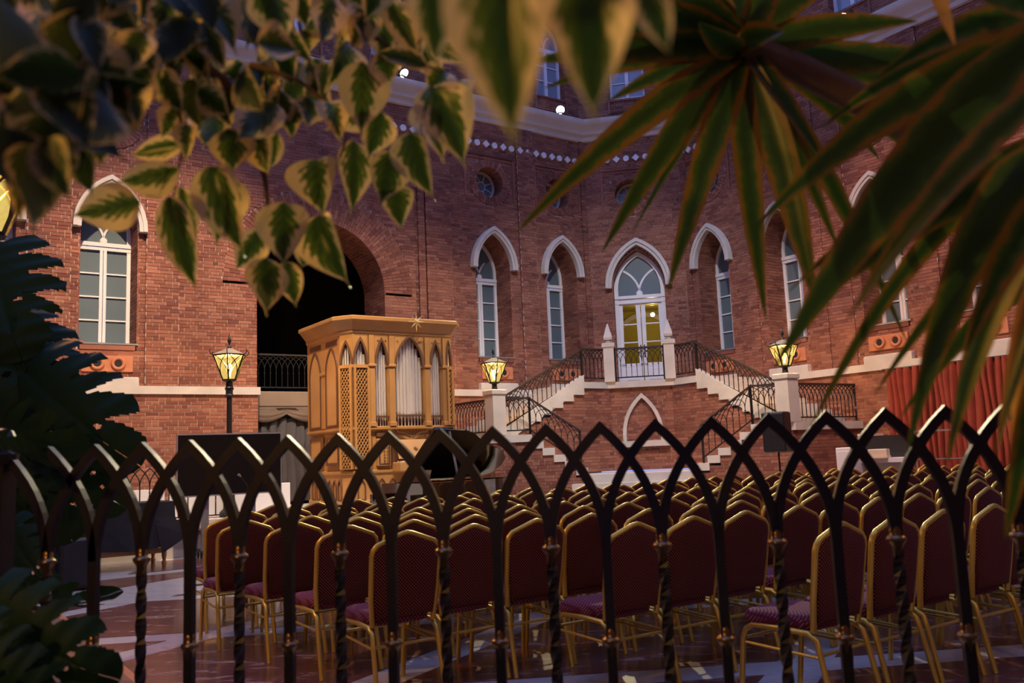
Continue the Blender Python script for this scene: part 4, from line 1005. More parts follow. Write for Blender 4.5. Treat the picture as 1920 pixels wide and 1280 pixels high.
# ------------------------------------------------------------------ table under black cloth, black speaker cabinets
tb = wa(13.15, 4.75); tt = thing('draped_table', (tb.x, tb.y, 0), RA, 'long wooden table draped in black cloth at the left', 'table')
m = MB(); m.box(-1.0, .95, -.42, .42, .84, .90); m.box(-.95, .9, -.36, .36, .20, .26); m.build('table_frame', 'wood', tt)
for x in (-.92, .87):
    for y in (-.34, .34): m = MB(); m.m = Matrix.Translation((x, y, 0)); m.lathe([(.025, 0), (.035, .06), (.022, .1), (.035, .16), (.035, .85)], 8); m.build('leg', 'wood', tt)
m = MB(); rn = random.Random(4)
per = [(-1.03, -.45), (-.5, -.46), (0, -.45), (.4, -.46), (.70, -.47), (.98, -.45), (1.0, 0), (.98, .45), (-1.03, .45)]
bot = [.28, .27, .29, .27, .28, .05, .5, .6, .3]
bx = [0, -.02, .0, -.02, .03, .10, .08, 0, 0]
n = len(per)
vs = [(x, y, .915) for x, y in per]+[(x*1.01, y*1.02, .70) for x, y in per]+[(x+bx[i], y*1.06-.02*(i % 2), b) for i, ((x, y), b) in enumerate(zip(per, [.30, .27, .29, .26, .28, .42, .5, .6, .3]))]
m.add(vs, [tuple(range(n))]+[(k*n+i, k*n+(i+1) % n, (k+1)*n+(i+1) % n, (k+1)*n+i) for k in range(2) for i in range(n)])
m.add([(.72, -.49, .62), (1.12, -.46, .66), (1.16, -.5, .42), (.80, -.52, .20)], [(0, 1, 2, 3)])
cl = m.build('table_cloth', 'black_cloth', tt)
for (px, py), h, lab in (((118, 1110), .58, 'black speaker cabinet on the floor before the draped table'), ((62, 1106), .64, 'black speaker cabinet at the left edge behind the monstera')):
    q = atz(px, py, 0); s = thing('speaker_cabinet', (q.x, q.y+.25, 0), RA, lab, 'speaker')
    m = MB(); m.bevel_box(-.17, .17, -.22, .22, .02, h, .012); m.build('box', 'black_plastic', s)
    m = MB(); m.bevel_box(-.15, .15, -.235, -.21, .05, h-.03, .006); m.build('grille', 'black_cloth', s)
    m = MB()
    for x in (-.13, .13):
        for y in (-.18, .18): m.lathe([(.02, 0), (.02, .025)], 8, (x, y, 0))
    m.build('feet', 'black_plastic', s)
# microphone stand before the television
q = wa(11.05, 4.95); ms_ = thing('microphone_stand', (q.x, q.y, 0), 0, 'thin black microphone stand in front of the television', 'microphone stand')
m = MB(); m.tube([(0, 0, .02), (0, 0, 1.12)], .009, 8); m.build('pole', 'iron', ms_)
for k in range(3): a = 2*pi*k/3; m = MB(); m.tube([(0, 0, .2), (.28*cos(a), .28*sin(a), .012)], .008, 6); m.build('leg', 'iron', ms_)
m = MB(); m.tube([(0, 0, 1.08), (-.05, -.15, 1.22)], .008, 6); m.build('boom', 'iron', ms_)
m = MB(); m.tube([(-.05, -.15, 1.22), (-.07, -.19, 1.25)], [.014, .022], 8); m.build('microphone', 'grey_metal', ms_)
# ------------------------------------------------------------------ right: loudspeaker on stand, white cabinets, rack
q = at(1460, 848, 15.6); sp = thing('loudspeaker', (q.x, q.y, 0), RC+.35, 'black loudspeaker on a thin pole in front of the right stair', 'speaker')
m = MB(); m.bevel_box(-.20, .20, -.17, .17, 1.24, 1.94, .02); m.build('cabinet', 'black_plastic', sp)
m = MB(); m.bevel_box(-.18, .18, -.19, -.16, 1.27, 1.91, .01); m.build('grille', 'black_cloth', sp)
m = MB(); m.tube([(0, 0, .1), (0, 0, 1.26)], .018, 8); m.build('pole', 'iron', sp)
for k in range(3): a = 2*pi*k/3; m = MB(); m.tube([(0, 0, .55), (.42*cos(a), .42*sin(a), .01)], .013, 6); m.build('leg', 'iron', sp)
def cab(px, py, Y, w, d, h, name, lab, cat, fn):
    q = at(px, py, Y); r = thing(name, (q.x, q.y, 0), RC+.3, lab, cat); fn(r); return r
def f1(r):
    m = MB(); m.bevel_box(-.16, .16, -.25, .25, .03, 1.27, .01); m.build('body', 'white_board', r)
    m = MB(); m.box(-.15, .15, -.262, -.25, .1, .7); m.box(-.15, .15, -.262, -.25, .74, 1.2); m.build('door', 'white_paint', r)
    m = MB(); m.box(-.05, .05, -.275, -.262, .78, .80); m.box(-.05, .05, -.275, -.262, .62, .64); m.build('handle', 'grey_metal', r)
cab(1593, 850, 16.2, 0, 0, 0, 'white_cabinet', 'tall narrow white cabinet left of the grey display counter', 'cabinet', f1)
def f2(r):
    m = MB(); m.box(-.43, .43, -.3, .3, .98, 1.06); m.box(-.43, -.38, -.3, .3, 0, .98); m.box(.38, .43, -.3, .3, 0, .98); m.box(-.4, .4, .26, .3, .3, .98); m.build('counter', 'white_board', r)
    m = MB(); m.box(-.42, .42, .2, .26, 1.06, 1.46); m.build('back_screen', 'black_plastic', r)
    m = MB(); m.box(-.38, .38, -.2, .25, .3, .34); m.build('shelf', 'grey_metal', r)
cab(1656, 850, 16.2, 0, 0, 0, 'display_counter', 'white and grey counter with a dark back screen by the right wall', 'counter', f2)
q = at(1648, 850, 16.0); bxo = MB(); bxo.bevel_box(-.16, .16, -.1, .1, .03, .16, .01); bxo.box(-.17, .17, -.11, .11, 0, .04); o = bxo.build('box', 'cream'); o.location = (q.x, q.y, 1.06); o.rotation_euler = (0, 0, RC+.3); tag(o, 'small cream cardboard box lying on the white counter', 'box')
q = wc(5.35, .5); bxo = MB(); bxo.bevel_box(-.2, .2, -.15, .15, 0, .16, .01); bxo.box(-.205, .205, -.155, .155, .12, .17); bxo.box(-.18, .18, -.13, .13, -1.33, 0); o = bxo.build('crate', 'cream'); o.location = (q.x, q.y, 1.36); o.rotation_euler = (0, 0, RC); tag(o, 'pale crate standing at the foot of the brick wall left of the curtain', 'crate')
q = at(1690, 868, 16.0); bxo = MB(); bxo.bevel_box(-.07, .07, -.05, .05, 0, .22, .015); bxo.lathe([(.03, .22), (.03, .25), (.0, .25)], 8); o = bxo.build('canister', 'yellow'); o.location = (q.x, q.y, .34+.3); o.rotation_euler = (0, 0, RC); tag(o, 'small yellow canister under the white counter', 'canister')
o.location.z = .345
q = at(1768, 850, 15.2); rk = thing('garment_rack', (q.x, q.y, 0), RC+.35, 'thin grey metal frame rack before the red curtain', 'rack')
m = MB()
for x in (-.42, .42):
    m = MB(); m.bar([(x, 0, .05), (x, 0, 1.5)], .03); m.build('upright', 'grey_metal', rk)
    m = MB(); m.bar([(x, -.25, .03), (x, .25, .03)], .035); m.build('foot', 'grey_metal', rk)
m = MB(); m.bar([(-.42, 0, 1.5), (.42, 0, 1.5)], .03); m.build('top_bar', 'grey_metal', rk)
m = MB(); m.bar([(-.42, 0, 1.02), (.42, 0, 1.02)], .02); m.build('cross_bar', 'grey_metal', rk)
# ------------------------------------------------------------------ banquet chairs in rows facing the organ
def rounded_back(hw, z0, zs, za, n=5):
    return [(-hw*.90, z0), (-hw*.97, z0+.16), (-hw, zs-.06), (-hw+.008, zs-.028), (-hw+.032, zs-.002), (-.03, za-.006), (0, za), (.03, za-.006), (hw-.032, zs-.002), (hw-.008, zs-.028), (hw, zs-.06), (hw*.97, z0+.16), (hw*.90, z0)]
def make_chair():
    r = thing('banquet_chair')
    tilt = lambda z: -(z-.44)*.16            # backrest leans backwards (towards -y)
    HW = .212
    P = rounded_back(HW, .40, .865, .925)
    m = MB(); m.tube([(x, -.20+tilt(z), z) for x, z in [(-HW*.9, .41), *P[1:-1], (HW*.9, .41)]], .0165, 8); m.build('back_frame', 'gold', r, rad(60))
    # padded panel
    m = MB(); In = rounded_back(HW-.010, .45, .86, .915); n = len(In); cz = .67
    rings = [(1.0, -.012), (.985, -.024), (.90, -.032), (.6, -.034)]
    vs = []
    for k, yo in rings:
        vs += [(x*k, -.20+tilt(cz+(z-cz)*k)+yo*.75, cz+(z-cz)*k) for x, z in In]
    for k, yo in rings[::-1]:
        vs += [(x*k, -.20+tilt(cz+(z-cz)*k)-yo, cz+(z-cz)*k) for x, z in In]
    L = len(rings)*2
    m.add(vs, [(j*n+i, j*n+(i+1) % n, (j+1)*n+(i+1) % n, (j+1)*n+i) for j in range(L-1) for i in range(n)]+[(i, (L-1)*n+i, (L-1)*n+(i+1) % n, (i+1) % n) for i in range(n)]+[tuple(range(3*n, 4*n)), tuple(range(5*n-1, 4*n-1, -1))])
    # close front/back caps
    m.uv = lambda c: (c.x, c.z); m.build('backrest', 'burgundy_fabric', r, rad(50))
    # seat cushion
    m = MB(); sw = .205
    def ringp(k, z): 
        pts = []
        for i in range(16):
            a = 2*pi*i/16; x = sw*k*(abs(cos(a))**.35)*(1 if cos(a) >= 0 else -1); y = .215*k*(abs(sin(a))**.35)*(1 if sin(a) >= 0 else -1); pts.append((x*(1.0+.06*y/.2), y+.03, z))
        return pts
    rr = [(.93, .405), (1.0, .415), (1.01, .445), (.985, .468), (.88, .482), (.5, .487)]
    vs = []
    for k, z in rr: vs += ringp(k, z)
    m.add(vs, [(j*16+i, j*16+(i+1) % 16, (j+1)*16+(i+1) % 16, (j+1)*16+i) for j in range(len(rr)-1) for i in range(16)]+[tuple(range(15, -1, -1)), tuple(range(80, 96))])
    m.uv = lambda c: (c.x, c.y+c.z); m.build('seat', 'seat_fabric', r, 1)
    # legs: two inverted U frames, each split in front and rear leg
    for sx in (-1, 1):
        x = sx*.20
        m = MB(); m.tube([(x*1.03, .275, .0), (x*1.01, .235, .33), (x, .215, .38), (x, .17, .405), (x, .02, .408)], .015, 8); m.build('leg', 'gold', r, rad(60))
        m = MB(); m.tube([(x*1.05, -.30, .0), (x*1.02, -.235, .30), (x, -.215, .37), (x, -.17, .40), (x, .02, .408)], .015, 8); m.build('leg', 'gold', r, rad(60))
    m = MB(); m.tube([(-.2, .235, .33), (.2, .235, .33)], .009, 6); m.tube([(-.2, -.225, .30), (.2, -.225, .30)], .009, 6)
    for sx in (-1, 1): m.tube([(sx*.2, .235, .31), (sx*.2, -.232, .29)], .008, 6)
    m.build('stretcher', 'gold', r, rad(60))
    return r
ORD = ['first', 'second', 'third', 'fourth', 'fifth', 'sixth', 'seventh', 'eighth', 'ninth', 'tenth', 'eleventh', 'twelfth', 'thirteenth', 'fourteenth', 'fifteenth', 'sixteenth', 'seventeenth', 'eighteenth', 'nineteenth', 'twentieth', 'twenty-first', 'twenty-second', 'twenty-third', 'twenty-fourth', 'twenty-fifth', 'twenty-sixth', 'twenty-seventh', 'twenty-eighth']
ROWN = ['row nearest the fence', 'second row from the fence', 'third row from the fence', 'fourth row from the fence', 'middle row', 'fourth row from the front', 'third row from the front', 'second row from the front', 'front row by the piano']
START = [3.2, 2.2, 0, 0, -.19, -.40, -.14, .6, 1.7]
ROWD = [-1.72, -.70, .10, .88, 1.61, 2.28, 3.15, 3.95, 4.72]
proto = make_chair(); rn = random.Random(11); first = True; NCH = 0
for j in range(9):
    k = 0
    while True:
        i = START[j]+k
        if i > 25.2: break
        a = i*.478+rn.uniform(-.025, .025); b = ROWD[j]+rn.uniform(-.03, .03)
        p = rc(a, b)
        px, py, dd = proj(p+Vector((0, 0, .7)))
        nC_dist = (p-PBC).dot(nC)
        if (p-at(1640, 850, 16.2)).to_2d().length < 1.05: break
        if px > 2010 or nC_dist < 2.2: break
        o = proto if first else copy_tree(proto); first = False; NCH += 1
        # apex of the back is .28 behind the seat centre
        q = p + e2*.26
        o.location = (q.x, q.y, 0.004); o.rotation_euler = (0, 0, RA+rn.uniform(-.05, .05))
        tag(o, 'burgundy and gold banquet chair, %s from the left in the %s' % (ORD[k], ROWN[j]), 'chair', 'banquet chairs facing the organ')
        k += 1
print('chairs', NCH)
# ------------------------------------------------------------------ gothic iron fence between the plants and the seats
FA = -.13636; FP = Vector((-.063, 2.443, .42)); fd = Vector((cos(FA), sin(FA), 0))
P = FP - fd*(.147*9)
gothic_fence('iron_fence', 'black gothic arched iron fence with twisted bars across the foreground', P, FA, 22, .147, 1.085-.42, 1.402-.42, .06, 1.083-.42, .843-.42, .025, 'iron', 0, (-.158, 22*.147))
kb = MB(); kb.bevel_box(-2.2, 5.0, -.12, .12, 0, .40, .02); kb.box(-2.2, 5.0, -.09, .09, .40, .42); o = kb.build('fence_kerb', 'stone'); o.location = (P.x, P.y, 0); o.rotation_euler = (0, 0, FA); tag(o, 'low stone kerb carrying the iron fence', 'kerb')
bd = thing('plant_bed', (0, .4, 0), FA, 'earth bed of the foreground plants behind the fence', 'planter')
m = MB(); m.box(-4.2, 4.2, -2.2, 1.75, .05, .33); m.build('soil', 'soil', bd)
m = MB(); m.box(-4.3, -4.2, -2.3, 1.8, 0, .40); m.box(4.2, 4.3, -2.3, 1.8, 0, .40); m.box(-4.3, 4.3, -2.3, -2.2, 0, .40); m.build('rim', 'stone', bd)
# brown planter of the monstera
q = atz(242, 1275, .45); pl = thing('planter_box', (q.x, q.y, 0), RA, 'brown clay planter box with monstera beyond the fence at lower left', 'planter')
m = MB(); m.ribbon([(-1.35, -.5), (-1.35, 2.5), (0, 2.5), (0, -.5)], -.0, .05, 0, .43, True)
m.v = [(x, z, y) for x, y, z in m.v]; m.build('wall', 'terracotta', pl)
m = MB(); m.box(-1.36, .01, -.5, 2.5, .40, .45); m.build('top', 'planter_clay', pl) if 'planter_clay' in MAT else (noisy('planter_clay', (.20, .085, .045), (.27, .12, .065), 5, .8), m.build('top', 'planter_clay', pl))
q = atz(63, 1160, .3); m = MB(); m.bevel_box(-.06, .06, -.06, .06, 0, .30, .01); m.m = Matrix.Rotation(pi/4, 4, 'Z'); m.lathe([(.086, .30), (.0, .345)], 4); o = m.build('marker_post', 'cream'); o.location = (q.x, q.y, .45); o.rotation_euler = (0, 0, RA); tag(o, 'small cream pointed block standing on the brown planter', 'block')
# hall walls behind the camera, out of view, of the same brick
def mk_plain():
    m, nt, b = mat('plain_brick', rough=.9)
    tc = node(nt, 'ShaderNodeTexCoord'); bt = node(nt, 'ShaderNodeTexBrick'); bt.inputs['Scale'].default_value = 4
    bt.inputs['Color1'].default_value = (.3, .09, .05, 1); bt.inputs['Color2'].default_value = (.2, .06, .04, 1); bt.inputs['Mortar'].default_value = (.38, .3, .25, 1)
    nt.links.new(tc.outputs['Object'], bt.inputs['Vector']); nt.links.new(bt.outputs[0], b.inputs[0])
mk_plain()
for nm, P0, rz, L in (('wall_left_extension', wa(22.5, 0), RA, 6.6), ('wall_back_left', wa(22.5, 0), RC, 24), ('wall_right_extension', wc(10.4, 0), RC, 12.2), ('wall_back_right', wc(22.5, 24), RA, 24)):
    m = MB(); m.box(0, L, 0, .3, 0, 15.6); o = m.build(nm, 'plain_brick'); o.location = P0; o.rotation_euler = (0, 0, rz); tag(o, kind='structure')
# ------------------------------------------------------------------ foliage materials
def mk_leaf(name, green, green2, edge, thr, trans=.35, noise_sc=7, rough=.35, jag=38):
    m, nt, b = mat(name, green, rough)
    uv = node(nt, 'ShaderNodeUVMap'); sx = node(nt, 'ShaderNodeSeparateXYZ'); nt.links.new(uv.outputs[0], sx.inputs[0])
    ab = node(nt, 'ShaderNodeMath', operation='ABSOLUTE'); nt.links.new(sx.outputs[0], ab.inputs[0])
    oi = node(nt, 'ShaderNodeObjectInfo')
    mp = node(nt, 'ShaderNodeMapping'); nt.links.new(uv.outputs[0], mp.inputs[0]); cb = node(nt, 'ShaderNodeCombineXYZ'); mu = node(nt, 'ShaderNodeMath', operation='MULTIPLY'); mu.inputs[1].default_value = 37
    nt.links.new(oi.outputs['Random'], mu.inputs[0]); nt.links.new(mu.outputs[0], cb.inputs[0]); nt.links.new(mu.outputs[0], cb.inputs[2]); nt.links.new(cb.outputs[0], mp.inputs['Location'])
    mp.inputs['Scale'].default_value = (1, 2.2, 1)
    n = node(nt, 'ShaderNodeTexNoise'); n.inputs['Scale'].default_value = noise_sc*.35; n.inputs['Detail'].default_value = 4; n.inputs['Roughness'].default_value = .65; nt.links.new(mp.outputs[0], n.inputs['Vector'])
    a = node(nt, 'ShaderNodeMath', operation='MULTIPLY_ADD'); a.inputs[1].default_value = .95; nt.links.new(n.outputs['Fac'], a.inputs[0]); nt.links.new(ab.outputs[0], a.inputs[2])
    jg = node(nt, 'ShaderNodeMath', operation='MULTIPLY_ADD'); jg.inputs[1].default_value = -.55; nt.links.new(ab.outputs[0], jg.inputs[0]); nt.links.new(sx.outputs[1], jg.inputs[2])
    js = node(nt, 'ShaderNodeMath', operation='MULTIPLY'); js.inputs[1].default_value = jag; nt.links.new(jg.outputs[0], js.inputs[0])
    jn = node(nt, 'ShaderNodeMath', operation='SINE'); nt.links.new(js.outputs[0], jn.inputs[0])
    ja = node(nt, 'ShaderNodeMath', operation='MULTIPLY_ADD'); ja.inputs[1].default_value = .09; nt.links.new(jn.outputs[0], ja.inputs[0]); nt.links.new(a.outputs[0], ja.inputs[2]); a = ja
    o2 = node(nt, 'ShaderNodeMath', operation='MULTIPLY_ADD'); o2.inputs[1].default_value = .30; o2.inputs[2].default_value = -.15; nt.links.new(oi.outputs['Random'], o2.inputs[0])
    s = node(nt, 'ShaderNodeMath', operation='ADD'); nt.links.new(a.outputs[0], s.inputs[0]); nt.links.new(o2.outputs[0], s.inputs[1])
    r = ramp(nt, [(max(0, thr-.25), green), (thr-.02, green2), (thr+.03, edge), (1, edge)]); 
    mr = node(nt, 'ShaderNodeMath', operation='MULTIPLY'); mr.inputs[1].default_value = .55; nt.links.new(s.outputs[0], mr.inputs[0]); nt.links.new(mr.outputs[0], r.inputs[0])
    nt.links.new(r.outputs[0], b.inputs['Base Color'])
    if trans:
        tl = node(nt, 'ShaderNodeBsdfTranslucent'); gm = node(nt, 'ShaderNodeGamma'); gm.inputs[1].default_value = .72; tn = node(nt, 'ShaderNodeMix', data_type='RGBA', blend_type='MULTIPLY'); tn.inputs[0].default_value = 1; tn.inputs[7].default_value = (1, .78, .35, 1)
        nt.links.new(r.outputs[0], gm.inputs[0]); nt.links.new(gm.outputs[0], tn.inputs[6]); nt.links.new(tn.outputs[2], tl.inputs[0])
        ms = node(nt, 'ShaderNodeMixShader'); ms.inputs[0].default_value = trans
        out = nt.nodes['Material Output']; nt.links.new(b.outputs[0], ms.inputs[1]); nt.links.new(tl.outputs[0], ms.inputs[2]); nt.links.new(ms.outputs[0], out.inputs[0])
    return m
mk_leaf('ficus_leaf', (.012, .045, .006), (.07, .15, .015), (.80, .67, .36), .555, .42)
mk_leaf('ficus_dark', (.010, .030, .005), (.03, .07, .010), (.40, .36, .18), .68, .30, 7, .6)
mk_leaf('dracaena_leaf', (.010, .040, .006), (.035, .085, .010), (.17, .085, .012), .64, .34, 3, .35, 0)
mk_leaf('monstera_leaf', (.006, .028, .008), (.012, .045, .012), (.012, .045, .012), .95, .06, 3, .62, 0)
MAT['monstera_leaf'].node_tree.nodes['Principled BSDF'].inputs['Specular IOR Level'].default_value = .22
# ------------------------------------------------------------------ variegated ficus
FIC_SH = []
def ficus_mesh(fold, curl, twist, mt='ficus_leaf'):
    m = MB(); NV, NU = 18, 6
    def wd(v):
        if v < .80: return .5*sin(pi*min(1, (v/.80))**.78)**.85 if v > 0 else 0
        return 0
    def prof(v):
        w = .5*max(0, sin(pi*min(1, v/.9)**.74))**.85
        return max(w, .10*(1-v)/.3 if v > .7 else .004, .003)
    uvs = []
    for j in range(NV+1):
        v = j/NV; w = prof(v)
        for i in range(NU+1):
            u = -1+2*i/NU; x = u*w; z = fold*abs(u)*w+curl*(v-.3)**2+.03*sin(v*9+u*2)*abs(u)
            c, s = cos(twist*v), sin(twist*v)
            m.v.append((x*c-z*s*.5, v, z*c+x*s)); uvs.append((u, v))
    m.f = [(j*(NU+1)+i, j*(NU+1)+i+1, (j+1)*(NU+1)+i+1, (j+1)*(NU+1)+i) for j in range(NV) for i in range(NU)]
    me = m.mesh('leaf', mt, 1); ul = me.uv_layers.new(name='UVMap')
    for l in me.loops: ul.data[l.index].uv = uvs[l.vertex_index]
    return me
FIC = [ficus_mesh(*a) for a in ((.25, -.25, .1), (.45, -.15, -.25), (.15, .2, .3), (.6, -.35, -.1), (.3, .1, -.4))]
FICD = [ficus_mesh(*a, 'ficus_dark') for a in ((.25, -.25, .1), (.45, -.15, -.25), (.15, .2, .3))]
rf = random.Random(21)
tr_p = Vector((-1.25, .95, .33)); fic = thing('ficus_tree', tr_p, 0, 'variegated ficus with cream-edged leaves hanging from the upper left', 'plant')
def fic_leaf(b, t, w, Y, dy=.0, tilt=None, pool=None):
    B = at(b[0], b[1], Y); T = at(t[0], t[1], Y+dy); d = T-B; L = d.length
    y = d.normalized(); view = (CAM-B).normalized()
    ang = rf.uniform(-.55, .55) if tilt is None else tilt
    z = (view-y*view.dot(y)).normalized(); z = Matrix.Rotation(ang, 3, y) @ z; x = y.cross(z)
    W = w/FPX*Y/max(.55, cos(ang))*1.2
    M = Matrix(((x.x*W, y.x*L, z.x*(W+L)/2, B.x), (x.y*W, y.y*L, z.y*(W+L)/2, B.y), (x.z*W, y.z*L, z.z*(W+L)/2, B.z), (0, 0, 0, 1)))
    o = bpy.data.objects.new('leaf', rf.choice(pool or FIC)); COL.objects.link(o); o.parent = fic
    o.matrix_parent_inverse = Matrix.Translation(-tr_p); o.matrix_basis = M
    return o
HAND = [((263, 378), (131, 406), 78, 1.30), ((335, 316), (213, 347), 60, 1.32), ((345, 268), (240, 293), 42, 1.35), ((317, 366), (366, 552), 58, 1.38), ((339, 350), (370, 451), 38, 1.42),
 ((395, 310), (455, 480), 82, 1.25), ((492, 430), (439, 511), 54, 1.45), ((498, 483), (495, 594), 72, 1.42), ((535, 490), (557, 579), 44, 1.48), ((532, 378), (529, 497), 84, 1.32), ((594, 403), (645, 536), 74, 1.40),
 ((588, 298), (602, 402), 84, 1.36), ((664, 262), (663, 402), 60, 1.42), ((440, 335), (400, 462), 74, 1.40), ((578, 455), (566, 502), 38, 1.52), ((428, 240), (436, 325), 70, 1.28), ((482, 250), (502, 330), 56, 1.34),
 ((735, 285), (712, 388), 62, 1.36), ((737, 348), (753, 430), 54, 1.42), ((808, 160), (875, 309), 96, 1.22), ((786, 195), (838, 300), 66, 1.32), ((835, 132), (800, 172), 52, 1.35), ((858, 150), (875, 190), 40, 1.38),
 ((680, 116), (676, 258), 82, 1.28), ((800, 124), (700, 92), 34, 1.3), ((682, -5), (680, 98), 62, 1.3), ((727, 0), (790, 114), 50, 1.28), ((715, 208), (690, 302), 58, 1.38), ((768, 248), (806, 372), 66, 1.34), ((642, 118), (612, 144), 30, 1.4),
 ((532, 58), (543, 168), 68, 1.36), ((570, 56), (579, 102), 40, 1.42), ((513, -8), (524, 78), 64, 1.3), ((440, -12), (478, 78), 68, 1.18), ((468, 122), (526, 198), 50, 1.36), ((455, 158), (455, 240), 44, 1.36), ((580, 183), (573, 244), 46, 1.38),
 ((615, 190), (640, 262), 54, 1.36), ((540, 190), (548, 262), 46, 1.38), ((520, 250), (505, 320), 42, 1.4), ((620, -10), (600, 90), 60, 1.28), ((560, -15), (575, 55), 45, 1.3), ((650, 20), (640, 88), 40, 1.34), ((765, 40), (790, 120), 44, 1.34),
 ((395, 150), (430, 240), 46, 1.30), ((330, 200), (300, 262), 46, 1.32), ((352, 232), (348, 300), 40, 1.3), ((300, 130), (340, 215), 52, 1.22), ((240, 150), (262, 240), 60, 1.05), ((190, 200), (188, 318), 62, 1.02), ((165, 255), (152, 320), 40, 1.05),
 ((120, 180), (98, 300), 66, .92), ((40, 270), (36, 430), 46, .85), ((75, 200), (95, 310), 60, .9), ((25, 180), (5, 300), 60, .86), ((270, 60), (230, 150), 70, .98), ((330, 60), (395, 150), 58, 1.15), ((380, 40), (420, 130), 52, 1.12),
 ((805, -60), (818, 128), 84, .62), ((700, -40), (690, 40), 56, 1.2), ((850, -50), (842, 60), 60, .9)]
for b, t, w, Y in HAND: fic_leaf(b, t, w, Y, rf.uniform(-.03, .03))
for b, t, w, Y, tl in (((932, -110), (962, 288), 185, .42, .1), ((1088, -80), (1117, 236), 140, .47, -.2), ((1205, -45), (1258, 112), 62, .52, .2), ((880, -60), (1010, 60), 40, .5, .3)): fic_leaf(b, t, w, Y, 0, tl)
for k in range(120):          # the dense mass to the upper left
    while True:
        x, y = rf.uniform(-60, 500), rf.uniform(-60, 300)
        if y < 320-.0*x and (x < 190 or y < 235-.0012*(x-190)**2 or rf.random() < .12): break
    L = rf.uniform(70, 125); a = rf.gauss(pi/2, .55)
    Y = rf.uniform(.75, 1.05) if x < 200 else rf.uniform(1.0, 1.4)
    L *= 1.15/Y
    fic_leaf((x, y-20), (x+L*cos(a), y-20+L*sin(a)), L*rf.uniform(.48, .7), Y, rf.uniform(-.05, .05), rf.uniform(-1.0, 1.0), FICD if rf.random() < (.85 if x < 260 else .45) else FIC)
for k in range(46):          # fuller sprays hanging towards the middle
    while True:
        x, y = rf.uniform(300, 850), rf.uniform(-50, 250)
        if y < 250-.0011*(x-520)**2: break
    L = rf.uniform(70, 115); a = rf.gauss(pi/2, .45)
    fic_leaf((x, y-20), (x+L*cos(a), y-20+L*sin(a)), L*rf.uniform(.5, .68), rf.uniform(1.25, 1.5), rf.uniform(-.06, .06), rf.uniform(-.9, .9))
def branch(pts, r0, r1, par, name='branch', mt='bark'):
    P = [at(*p) for p in pts]; m = MB(); n = len(P)
    m.tube(P, [r0+(r1-r0)*i/(n-1) for i in range(n)], 7); o = m.build(name, mt, par, 1); o.matrix_parent_inverse = Matrix.Translation(-Vector(par.location)); return o
branch([(-420, -160, .95), (-150, -110, 1.05), (120, -40, 1.15), (300, 70, 1.25), (420, 150, 1.32), (472, 230, 1.36), (498, 340, 1.38), (508, 470, 1.42)], .016, .0025, fic)
branch([(120, -40, 1.15), (420, -60, 1.25), (620, -30, 1.3), (690, 60, 1.32), (760, 110, 1.32), (830, 135, 1.34)], .008, .002, fic)
branch([(470, 120, 1.3), (560, 150, 1.36), (610, 190, 1.38), (650, 260, 1.4), (600, 400, 1.4)], .004, .0015, fic)
branch([(300, 70, 1.25), (330, 180, 1.3), (345, 260, 1.33), (325, 370, 1.37)], .004, .0015, fic)
branch([(60, -40, 1.1), (80, 120, 1.0), (40, 260, .9)], .006, .002, fic)
branch([(620, -30, 1.3), (800, -80, .9), (940, -90, .45), (1200, -50, .52)], .005, .002, fic)
branch([(560, 40, 1.38), (580, 120, 1.4), (600, 165, 1.4), (615, 190, 1.4)], .003, .0015, fic)
m = MB(); T0 = at(-420, -160, .95); m.tube([tr_p, (-1.3, .98, .9), (-1.2, .96, 1.6), tuple(T0)], [.04, .034, .026, .016], 10); o = m.build('trunk', 'bark', fic, 1); o.matrix_parent_inverse = Matrix.Translation(-tr_p)
# ------------------------------------------------------------------ dracaenas
def strap(par, b, t, w, Y0, Y1, sag=0, bow=0, flip=0):
    B = at(b[0], b[1], Y0); T = at(t[0], t[1], Y1); d = T-B; L = d.length
    side = d.cross(CAM-(B+T)/2).normalized(); upv = side.cross(d).normalized()
    NV = 16; m = MB(); uvs = []; W = w/FPX*(Y0+Y1)/2
    for j in range(NV+1):
        v = j/NV
        c = B+d*v+Vector((0, 0, 1))*(sag/FPX*Y0*4*v*(1-v))+side*(bow/FPX*Y0*4*v*(1-v))
        hw = .5*W*min(1, .45+v*2.2)*(1-max(0, (v-.35)/.65)**1.7)+.0008
        tw = flip*(.3+.9*v)
        for i, u in enumerate((-1, -.5, 0, .5, 1)):
            off = (side*cos(tw)+upv*sin(tw))*(u*hw)+(upv*cos(tw)-side*sin(tw))*(.28*abs(u)*hw)
            m.v.append(tuple(c+off)); uvs.append((u, v*6))
    m.f = [(j*5+i, j*5+i+1, j*5+5+i+1, j*5+5+i) for j in range(NV) for i in range(4)]
    o = m.build('leaf', 'dracaena_leaf', par, 1); o.matrix_parent_inverse = Matrix.Translation(-Vector(par.location))
    ul = o.data.uv_layers.new(name='UVMap')
    for l in o.data.loops: ul.data[l.index].uv = uvs[l.vertex_index]
    return o
dr1 = thing('dracaena', (1.9, 2.0, .33), 0, 'dracaena with a rosette of green strap leaves at the upper right', 'plant')
C1 = (1388, 88)
